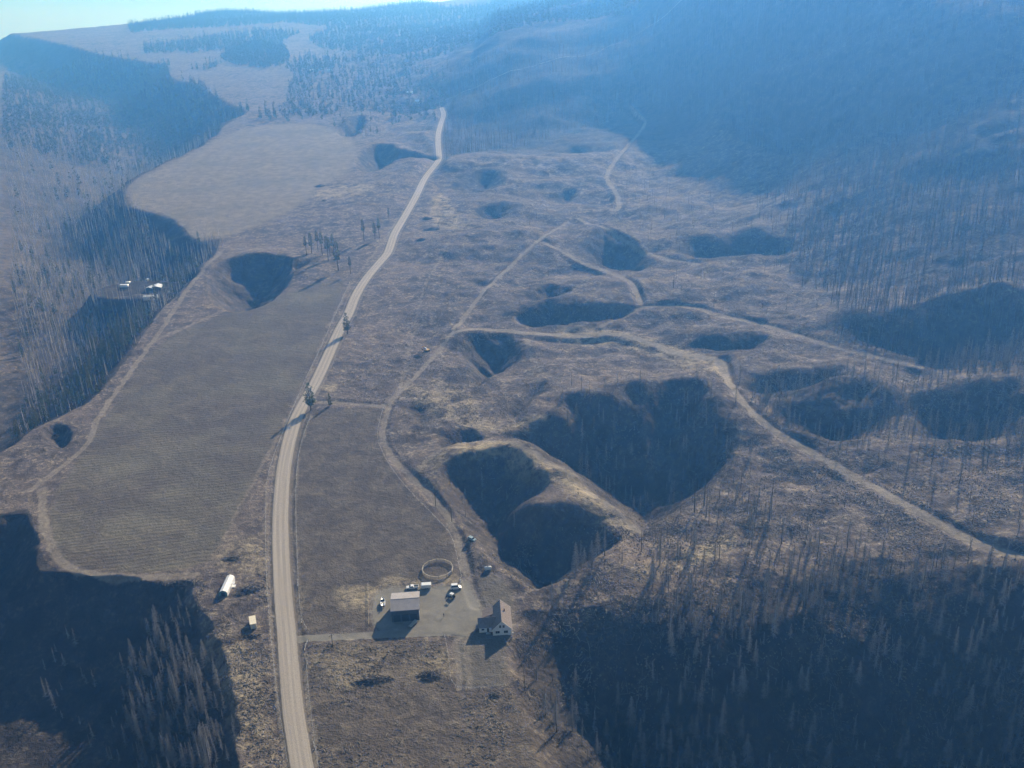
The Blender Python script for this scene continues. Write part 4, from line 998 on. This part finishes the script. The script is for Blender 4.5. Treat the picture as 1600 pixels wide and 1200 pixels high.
MB().prism([(.2, 1.45), (.75, 2.0), (.8, 2.0), (1.2, 1.5)], -.85, .85).obj('windscreen', m_glass, b_)
MB().box(-3.15, -2.82, -.2, .2, .9, 1.9).obj('outboard_motor', m_dark, b_, bevel=.04)
for s in (-1, 1): MB().box(-1.2, -.7, s*.45-.22, s*.45+.22, 1.35, 1.6).obj('seat', m_cream, b_)
# flatbed in front of the shop
x, y = at0(646, 976)
f_ = thing('flatbed_trailer', 'empty tan flatbed trailer standing at an angle in front of the metal shop', 'trailer', (x, y, ground_z(x, y)), 1.05)
MB().box(-2.6, 2.6, -.95, .95, .62, .74).obj('deck', m_wood, f_)
MB().box(-2.6, 2.6, -1.0, -.96, .55, .80).box(-2.6, 2.6, .96, 1.0, .55, .80).obj('side_rail', m_dark, f_)
MB().tube([(2.6, -.6, .6), (3.8, 0, .55)], .05).tube([(2.6, .6, .6), (3.8, 0, .55)], .05).obj('hitch', m_dark, f_); wheels(f_, (-.5, .35), 1.02, .3)
# things below the hollow: pale tank, old car
x, y = at0(762.5, 890.5)
k_ = thing('storage_tank', 'rounded light grey tank lying on the bare ground above the house', 'tank', (x, y, ground_z(x, y)), .15)
MB().tube([(-1.75, 0, 1.0), (-1.6, 0, 1.0), (-1.3, 0, 1.0), (1.3, 0, 1.0), (1.6, 0, 1.0), (1.75, 0, 1.0)], [.25, .72, .92, .92, .72, .25], 18).obj('shell', m_grey, k_, smooth=True)
for s in (-1, 1): MB().box(s*.9-.12, s*.9+.12, -.6, .6, -.1, .35).obj('cradle', m_concrete, k_)
MB().tube([(0, 0, 1.85), (0, 0, 2.1)], .22, 10).obj('hatch', m_dark, k_)
x, y = at0(737.5, 843.5); wagon(x, y, -.7, m_lblue, 'old pale blue car abandoned at the edge of the shaded hollow', 4.5, 1.5, roofm=m_lblue)
# ------------------------------------------------------------------ round pen
x, y = march([683.8], [889.8], lambda X, Y: np.full(np.shape(X), .8))[0]; x, y = float(x), float(y); g0z = ground_z(x, y)
p_ = thing('round_pen', 'round livestock pen of pale rail panels above the gravel yard', 'livestock pen', (x, y, g0z), .13)
N = 12; RR = 7.25
pts = [(RR*math.cos(2*PI*k/N), RR*math.sin(2*PI*k/N)) for k in range(N)]
post = MB().tube([(0, 0, -.3), (0, 0, 1.85)], .12, 6).mesh('post', m_post)
for k in range(N):
    (ax, ay), (bx2, by2) = pts[k], pts[(k+1) % N]
    o = link_mesh('post', post, p_); o.location = (ax, ay, 0)
    dx_, dy_ = bx2-ax, by2-ay; ln_ = math.hypot(dx_, dy_); nx_, ny_ = -dy_/ln_, dx_/ln_
    pm = MB()
    for z in (.35, .75, 1.15, 1.6):
        h5 = .18 if z < 1.5 else .2
        q = [(ax+dx_*.03, ay+dy_*.03), (ax+dx_*.97, ay+dy_*.97)]
        th = .06 if z < 1.5 else .34
        v8 = []
        for (qx, qy) in q:
            for s, zz in ((-1, z-h5/2), (1, z-h5/2), (1, z+h5/2), (-1, z+h5/2)): v8.append((qx+nx_*s*th/2, qy+ny_*s*th/2, zz))
        pm.add(v8, [(0, 1, 2, 3), (4, 7, 6, 5), (0, 4, 5, 1), (1, 5, 6, 2), (2, 6, 7, 3), (3, 7, 4, 0)])
    pm.obj('rail_panel', m_wood, p_)
# ------------------------------------------------------------------ arched store and small cream shed left of the road
A = march([343.5], [931.5], gz)[0]; B = march([357], [903], gz)[0]
ang = math.atan2(B[1]-A[1], B[0]-A[0]); Ls = 12.5
cx, cy = A[0]+math.cos(ang)*Ls/2+1.7*math.sin(ang), A[1]+math.sin(ang)*Ls/2-1.7*math.cos(ang)
q_ = thing('arched_store', 'long white arch-roofed metal store with a teal end wall left of the gravel road', 'storage building', (float(cx), float(cy), ground_z(cx, cy)), ang)
prof = [(-1.9, -.4), (-1.9, 2.0), (-1.35, 2.75), (0, 3.25), (1.35, 2.75), (1.9, 2.0), (1.9, -.4)]
MB().prism([(a, b) for a, b in prof], -Ls/2, Ls/2, 'x').obj('shell', m_white, q_)
e = MB().prism([(a*.97, b*.985) for a, b in prof], -Ls/2-.05, -Ls/2-.003, 'x').obj('end_wall', m_teal, q_)
MB().box(-Ls/2-.09, -Ls/2-.052, -.9, .9, 0, 2.2).obj('door', m_dark, q_)
MB().box(.3, 2.3, -3.4, -2.01, -.3, .35).obj('side_step', m_white, q_); MB().box(.3, 2.3, -3.4, -2.01, 2.0, 2.1).obj('side_canopy', m_white, q_)
x, y = at0(393.5, 983)
s_ = thing('storage_shed', 'small cream flat-roofed shed beside the gravel road below the arched store', 'shed', (x, y+3.0, ground_z(x, y+3)), .30)
MB().box(-1.25, 1.25, -2.9, 2.9, -.3, 2.35).obj('wall', m_cream, s_)
MB().prism([(-1.4, 2.352), (1.4, 2.352), (1.4, 2.5), (-1.4, 2.6)], -3.05, 3.05).obj('roof', m_cream, s_)
MB().box(-.45, .45, -2.96, -2.903, 0, 2.0).obj('door', m_grey, s_)
MB().box(1.253, 1.3, -.4, .5, 1.1, 1.8).obj('window', m_glass, s_)
# ------------------------------------------------------------------ poles and fences
def utility_pole(px_, py_, h, label):
    x, y = at0(px_, py_); t = thing('utility_pole', label, 'pole', (x, y, ground_z(x, y)), .6)
    MB().tube([(0, 0, -.5), (0, 0, h)], [.17, .11], 8).obj('pole', m_pole, t)
    c = MB().box(-1.1, 1.1, -.06, .06, h-.9, h-.76).obj('crossarm', m_pole, t)
    for sx in (-.95, 0.35, .95): MB().tube([(sx, 0, h-.75), (sx, 0, h-.52)], .05, 6).obj('insulator', m_grey, c)
utility_pole(520, 1009, 6.2, 'short dark utility pole beside the driveway near the gravel road')
utility_pole(681, 791, 8.0, 'dark utility pole standing beside the dirt track, farther from the house')
utility_pole(706, 815, 8.0, 'dark utility pole standing beside the dirt track, nearer the house')
post_me = MB().box(-.08, .08, -.08, .08, -.3, 1.3).mesh('post', m_post)
def fence(pxl, label, step=6.0, rail=False, mat=None):
    ln = march(np.array(pxl, float)[:, 0], np.array(pxl, float)[:, 1], gz); ln = smooth_line(ln, 1)
    sg = np.hypot(*np.diff(ln, axis=0).T); cum = np.concatenate([[0], np.cumsum(sg)]); n = min(95, max(2, int(cum[-1]/step)))
    s = np.linspace(0, cum[-1], n+1); X = np.interp(s, cum, ln[:, 0]); Y = np.interp(s, cum, ln[:, 1]); Z = gz(X, Y)
    t = thing('rail_fence' if rail else 'wire_fence', label, 'fence', (float(X[0]), float(Y[0]), float(Z[0])))
    w_ = MB()
    for k in range(n+1):
        o = link_mesh('post', post_me, t); o.location = (X[k]-X[0], Y[k]-Y[0], Z[k]-Z[0])
        if k < n:
            a = (X[k]-X[0], Y[k]-Y[0], Z[k]-Z[0]); b = (X[k+1]-X[0], Y[k+1]-Y[0], Z[k+1]-Z[0])
            for h, r in ((.5, .05), (1.0, .06)) if rail else ((.45, .012), (.8, .012), (1.12, .03)):
                w_.tube([(a[0], a[1], a[2]+h), (b[0], b[1], b[2]+h)], r, 4)
    w_.obj('rails' if rail else 'wires', mat or (m_wood if rail else m_grey), t)
    return t
fence([(547,442),(525,490),(500,548),(470,610),(444,672),(425,720),(416,760)], 'post and wire fence along the tilled field side of the gravel road', 5.5)
fence([(416,765),(415,850),(418,930),(423,990),(430,1060),(438,1120),(450,1195)], 'post and wire fence left of the gravel road beside the arched store', 4.5)
fence([(486,650),(468,700),(462,760),(463,830),(466,900),(470,968),(480,984)], 'post and wire fence between the gravel road and the brown paddock', 4.5)
fence([(478,1028),(482,1080),(488,1130),(497,1198)], 'post and wire fence right of the gravel road below the driveway', 4.5)
fence([(575,913),(575.5,945),(576,979)], 'pale rail fence left of the metal shop', 3.0, True)
fence([(600,636),(594,655),(588,686),(604,722),(630,758),(660,789),(690,820),(706,838),(714,870),(722,906)], 'wire fence following the dirt track around the paddock', 5)
fence([(694,992),(697,1004),(703,1040),(705,1076),(745,1078),(788,1072)], 'wire fence around the lawn below the house', 4.5)
fence([(482,1002),(478,1008),(476,1019)], 'short white rail brace at the driveway mouth', 1.6, True, m_white)
fence([(480,1034),(481,1042)], 'white rail brace by the roadside below the driveway', 1.6, True, m_white)
fence([(490,1161),(492,1172)], 'white rail brace lowest beside the gravel road', 1.6, True, m_white)
fence([(465,907),(465.5,919)], 'white rail brace in the paddock fence by the gravel road', 1.6, True, m_white)
fence([(471,969),(472,977)], 'white rail brace just above the driveway mouth', 1.6, True, m_white)
fence([(719,904),(721,914)], 'white gate post and rail at the top of the gravel yard', 1.6, True, m_white)
# ------------------------------------------------------------------ brush piles
def brush_pile(px_, py_, rx, ry, h, label, n=90, rz=0.0, dark=.5):
    x, y = at0(px_, py_); t = thing('brush_pile', label, 'brush pile', (x, y, ground_z(x, y)), rz)
    g = np.random.default_rng(int(px_*7+py_)); m = MB(); k = 14; vs = []; fs = []
    for i in range(5):
        tt = i/4
        for j in range(k):
            a = 2*PI*j/k; q = (1-tt)**.7*g.uniform(.75, 1.15); vs.append((rx*q*math.cos(a), ry*q*math.sin(a), h*.7*tt*g.uniform(.7, 1.2)-.2*(i == 0)))
    for i in range(4):
        for j in range(k): fs.append((i*k+j, i*k+(j+1) % k, (i+1)*k+(j+1) % k, (i+1)*k+j))
    fs.append(tuple(4*k+j for j in range(k))); m.add(vs, fs).obj('mound', M_CHAR, t)
    for mt, q, nm in ((M_CHAR, int(n*dark), 'burnt_branches'), (M_LOG, int(n*(1-dark)), 'pale_branches')):
        s = MB()
        for _ in range(q):
            a = g.uniform(0, 2*PI); r = math.sqrt(g.uniform(0, 1))*1.05; cx_, cy_ = rx*r*math.cos(a), ry*r*math.sin(a); cz = h*(1-r)*.8+.1
            b = g.uniform(0, PI); L = g.uniform(.5, 1.6)*min(2.4, rx*.6); tl = g.uniform(-.25, .7)
            s.tube([(cx_-math.cos(b)*L/2, cy_-math.sin(b)*L/2, max(0, cz-tl*L/2)), (cx_+math.cos(b)*L/2, cy_+math.sin(b)*L/2, max(.1, cz+tl*L/2))], [.11, .05], 4)
        o = s.obj(nm, mt, t); o['kind'] = 'stuff'
    return t
brush_pile(288, 912, 10, 3.2, 2.2, 'wide pile of burnt branches at the field corner above the ravine', 150, -.1)
brush_pile(389, 922, 6, 3.2, 1.8, 'dark brush pile between the arched store and the gravel road', 120, .2)
brush_pile(374, 929, 2.6, 1.8, 1.0, 'pale scrap branches just left of the dark brush pile', 50, 0, .1)
brush_pile(394, 994, 5, 1.3, .9, 'thin line of logs just below the cream shed', 40, .15, .5)
brush_pile(580, 1064, 8, 2.2, 1.5, 'long dark brush pile in the rough ground below the driveway', 130, .12, .75)
brush_pile(671, 1056, 4.5, 3, 1.9, 'dark rounded brush pile near the lawn below the driveway', 90, 0, .7)
brush_pile(773, 1086, 2.4, 2, 1.2, 'small brush pile at the bottom corner of the lawn', 40)
brush_pile(333, 992, 2.5, 1.4, .8, 'small grey heap of sticks left of the cream shed', 30, .5, .3)
brush_pile(88, 684, 8, 5, 2.6, 'black burnt pile at the left edge beside the field track', 90, 0, .95)
brush_pile(667, 342, 6, 4, 2.4, 'dark slash pile right of the gravel road, farthest of three', 60, 0, .9)
brush_pile(674, 359, 8, 4, 2.6, 'dark slash pile right of the gravel road, middle of three', 70, .2, .9)
brush_pile(659, 375, 6, 4, 2.2, 'dark slash pile right of the gravel road, nearest of three', 60, 0, .9)
brush_pile(500, 291, 6, 5, 2.6, 'dark bluish slash pile in the pale upper meadow', 60, .4, .8)
brush_pile(653, 558, 4, 3.4, 1.6, 'dark slash pile beside the yellow excavator', 60, 0, .8)
brush_pile(506, 314, 3, 2, 1.2, 'tiny dark slash pile below the upper meadow', 30, 0, .9)
brush_pile(362, 873, 4, 2.5, 1.0, 'rusty scrap heap at the lower corner of the tilled field', 50, 0, .4)
# ------------------------------------------------------------------ small excavator
x, y = at0(667, 549)
e_ = thing('compact_excavator', 'yellow and white excavator parked beside the hill track', 'excavator', (x, y, ground_z(x, y)), 2.5)
for s in (-1, 1): MB().prism([(-1.9, .25), (-1.7, 0), (1.7, 0), (1.9, .25), (1.9, .55), (1.6, .8), (-1.6, .8), (-1.9, .55)], s*1.0-.28, s*1.0+.28).obj('crawler_track', m_tyre, e_)
MB().box(-1.8, 1.3, -1.15, 1.15, .95, 1.8).obj('body', m_yellow, e_, bevel=.08)
cb = MB().prism([(-.1, 1.8), (1.3, 1.8), (1.1, 3.0), (0, 3.0)], .1, 1.1).obj('cab', m_white, e_, bevel=.05)
MB().prism([(.15, 2.05), (1.1, 2.05), (.98, 2.8), (.2, 2.8)], 1.102, 1.12).obj('window', m_glass, cb)
MB().tube([(1.1, -.4, 1.6), (2.9, -.4, 3.4), (4.6, -.4, 2.6)], [.24, .2, .17], 6).tube([(4.6, -.4, 2.6), (4.3, -.4, .9)], [.16, .12], 6).obj('boom', m_yellow, e_)
MB().prism([(3.9, .9), (4.6, .9), (4.5, .3), (4.0, .15)], -.8, 0).obj('bucket', m_dark, e_)
# ------------------------------------------------------------------ farm in the left valley
def cabin(px_, py_, w_, d_, hw, hr, rz, roofm, wallm, label, name='farm_cabin', cat='cabin', zf=None):
    x, y = at0(px_, py_); t = thing(name, label, cat, (x, y, ground_z(x, y)), rz)
    MB().prism([(-d_/2, -.8), (d_/2, -.8), (d_/2, hw), (0, hr-.08), (-d_/2, hw)], -w_/2, w_/2, 'x').obj('wall', wallm, t)
    r = MB(); sl = (hr-hw)/(d_/2)
    for sg in (-1, 1): r.prism([(0, hr), (sg*(d_/2+.4), hw-sl*.4), (sg*(d_/2+.4), hw-sl*.4+.15), (0, hr+.15)], -w_/2-.3, w_/2+.3, 'x')
    r.obj('roof', roofm, t)
    MB().box(-.5, .5, -d_/2-.05, -d_/2-.003, 0, 2).obj('door', m_dark, t)
    f = MB().box(w_*.22, w_*.22+1.2, -d_/2-.05, -d_/2-.003, 1, 2).obj('window', m_white, t); MB().box(w_*.22+.08, w_*.22+1.12, -d_/2-.07, -d_/2-.052, 1.08, 1.92).obj('pane', m_glass, f)
    return t
cabin(246, 452, 8, 9, 2.8, 4.2, 1.62, m_white, m_wallgrey, 'white-roofed cabin in the farm in the left valley')
cabin(236.5, 453, 6.5, 7, 2.4, 3.6, 1.3, m_grey, m_wallgrey, 'grey-roofed shed just left of the white-roofed valley cabin', 'farm_shed', 'shed')
cabin(236, 466.5, 12, 4, 2.6, 3.2, .12, m_white, m_white, 'long white mobile home, lowest building of the valley farm', 'mobile_home', 'mobile home')
x, y = at0(194.5, 449); box_trailer(x, y, -.1, 'long white trailer left of the farm in the valley', 7.5, 1.3, 2.7, name='travel_trailer')
x, y = at0(200, 443.5); box_trailer(x, y, -.05, 'short white trailer behind the long white trailer in the valley', 3.8, 1.1, 2.2, name='travel_trailer')
x, y = at0(231, 439.5); box_trailer(x, y, 1.3, 'narrow white trailer above the grey-roofed valley shed', 3.5, 1.0, 2.6, name='travel_trailer')
x, y = at0(268.5, 431); wagon(x, y, -1.0, m_lblue, 'pale parked car, highest beside the valley farm', 4.6, 1.7)
x, y = at0(266.5, 458); wagon(x, y, .3, m_white, 'white parked car right of the valley mobile home', 4.2, 1.6)
x, y = at0(241.5, 474); wagon(x, y, .5, m_white, 'white parked car just below the valley mobile home', 4.2, 1.6)
x, y = at0(243, 470.5); wagon(x, y, .7, m_lblue, 'pale blue parked car touching the shade below the valley mobile home', 4.2, 1.6)
for px_, py_, s, lb in [(488, 112, 15, 'far white farm building among the pines, leftmost'), (500, 110, 9, 'small far white shed among the pines'), (640, 147, 13, 'far white-roofed house above the end of the gravel road'),
                        (653, 161, 9, 'small far white-roofed shed above the end of the gravel road'), (515, 112, 11, 'far pale shed among the pines, rightmost')]:
    cabin(px_, py_, s, s*.7, 3.2, 5.4, .3, m_white, m_white, lb, 'distant_house', 'house')
# ------------------------------------------------------------------ a person in the yard
x, y = at0(693.5, 963.5)
me = bpy.data.meshes.new('person'); J = [(0,0,.95),(0,0,1.15),(0,0,1.42),(0,0,1.52),(0,.01,1.66),(0,.0,1.76),(-.1,0,.92),(-.12,.06,.5),(-.12,0,.06),(-.12,-.16,.03),(.1,0,.92),(.13,-.05,.5),(.13,-.02,.06),(.13,-.18,.03),(-.19,0,1.40),(-.26,.02,1.12),(-.24,-.12,.90),(-.23,-.18,.82),(.19,0,1.40),(.27,.02,1.12),(.26,-.06,.88),(.26,-.1,.80)]
E = [(0,1),(1,2),(2,3),(3,4),(4,5),(0,6),(6,7),(7,8),(8,9),(0,10),(10,11),(11,12),(12,13),(2,14),(14,15),(15,16),(16,17),(2,18),(18,19),(19,20),(20,21)]
Rd = [.14,.14,.13,.055,.10,.07,.10,.07,.05,.04,.10,.07,.05,.04,.07,.05,.035,.03,.07,.05,.035,.03]
me.from_pydata(J, E, []); m_cloth = simple_mat('dark_clothes', (.05, .05, .06), (.08, .07, .07), 3, .9, .1); me.materials.append(m_cloth)
o = link_mesh('person', me); o.location = (x, y, ground_z(x, y)); o.rotation_euler = (0, 0, .5)
o['label'] = 'person in dark clothes standing alone on the gravel yard'; o['category'] = 'person'
sk = o.modifiers.new('skin', 'SKIN')
for i, v in enumerate(me.skin_vertices[0].data): v.radius = (Rd[i], Rd[i]*.8); v.use_root = (i == 0)
o.modifiers.new('sub', 'SUBSURF').levels = 1; o.modifiers['sub'].render_levels = 1
hair = MB().tube([(0, .03, 1.66), (0, .03, 1.76), (0, .02, 1.82)], [.11, .11, .05], 10).obj('hair', m_dark, o)
# ------------------------------------------------------------------ single trees that stand by themselves
def solo(px_, py_, k, hm, label, var=0, group=None, wide=1.0):
    x, y = at0(px_, py_); base = [16, 19, 12, 22] if k in (P_, L_) else ([15, 18, 12, 17, 10, 20] if k == D else [14, 17, 11, 19])
    sc = hm/base[var]; t = make_tree(k, x, y, ground_z(x, y), sc, float(rng.uniform(0, 6)), label, group, var)
    t.scale = (sc*wide, sc*wide, sc)
solo(486, 641, P_, 19, 'tall roadside conifer whose shadow crosses the gravel road, nearer of two', 0, None, 1.6)
solo(543, 522, P_, 17, 'roadside conifer whose shadow crosses the gravel road, farther of two', 0, None, 1.5)
solo(516, 634, L_, 9, 'small sparse conifer beside the tall roadside tree', 2)
for i, (a, b, h, wd_) in enumerate([(479,398,18,'leftmost of the clump left of the road bend'), (487,396,20,'second from the left in the clump left of the road bend'), (497,392,20,'behind the clump left of the road bend'),
        (513,408,24,'tallest in the clump left of the road bend'), (522,402,22,'right behind the tallest in the clump'), (529,423,27,'standing foremost in the clump left of the road bend'),
        (548,428,16,'alone just right of the clump left of the road bend'), (504,398,22,'in the middle of the clump left of the road bend'), (569,377,22,'alone with a long shadow left of the road bend'),
        (586,374,17,'left of the pair at the road bend'), (593,372,20,'right of the pair at the road bend'), (608,344,13,'small and farthest along the gravel road'), (516,400,18,'half hidden in the clump left of the road bend')]):
    solo(a, b, P_, h*1.02, ('slender green conifer ' + wd_), [3, 1, 3, 3][i % 4], 'conifers left of the gravel road bend', 1.5)
for a, b, h, lb, kk in [(893,602,10,'lone bare snag on the slope right of the shaded hollow',S_), (1372,722,8,'short pale snag right of the long dirt track',S_), (1015,745,13,'snag in the shade of the centre ravine',S_), (1085,800,20,'tall snag on the ridge above the pale grass',S_),
        (1100,790,22,'tallest snag on the ridge by the pale grass',S_), (1205,800,18,'lone snag between the ridge and the long dirt track',S_), (900,895,17,'bushy grey burnt conifer at the near lip of the hollow',D), (925,890,16,'grey burnt conifer beside the bushy one at the hollow lip',D), (1165,1195,17,'pale pointed burnt conifer at the bottom edge',D)]:
    solo(a, b, kk, h, lb, 0)
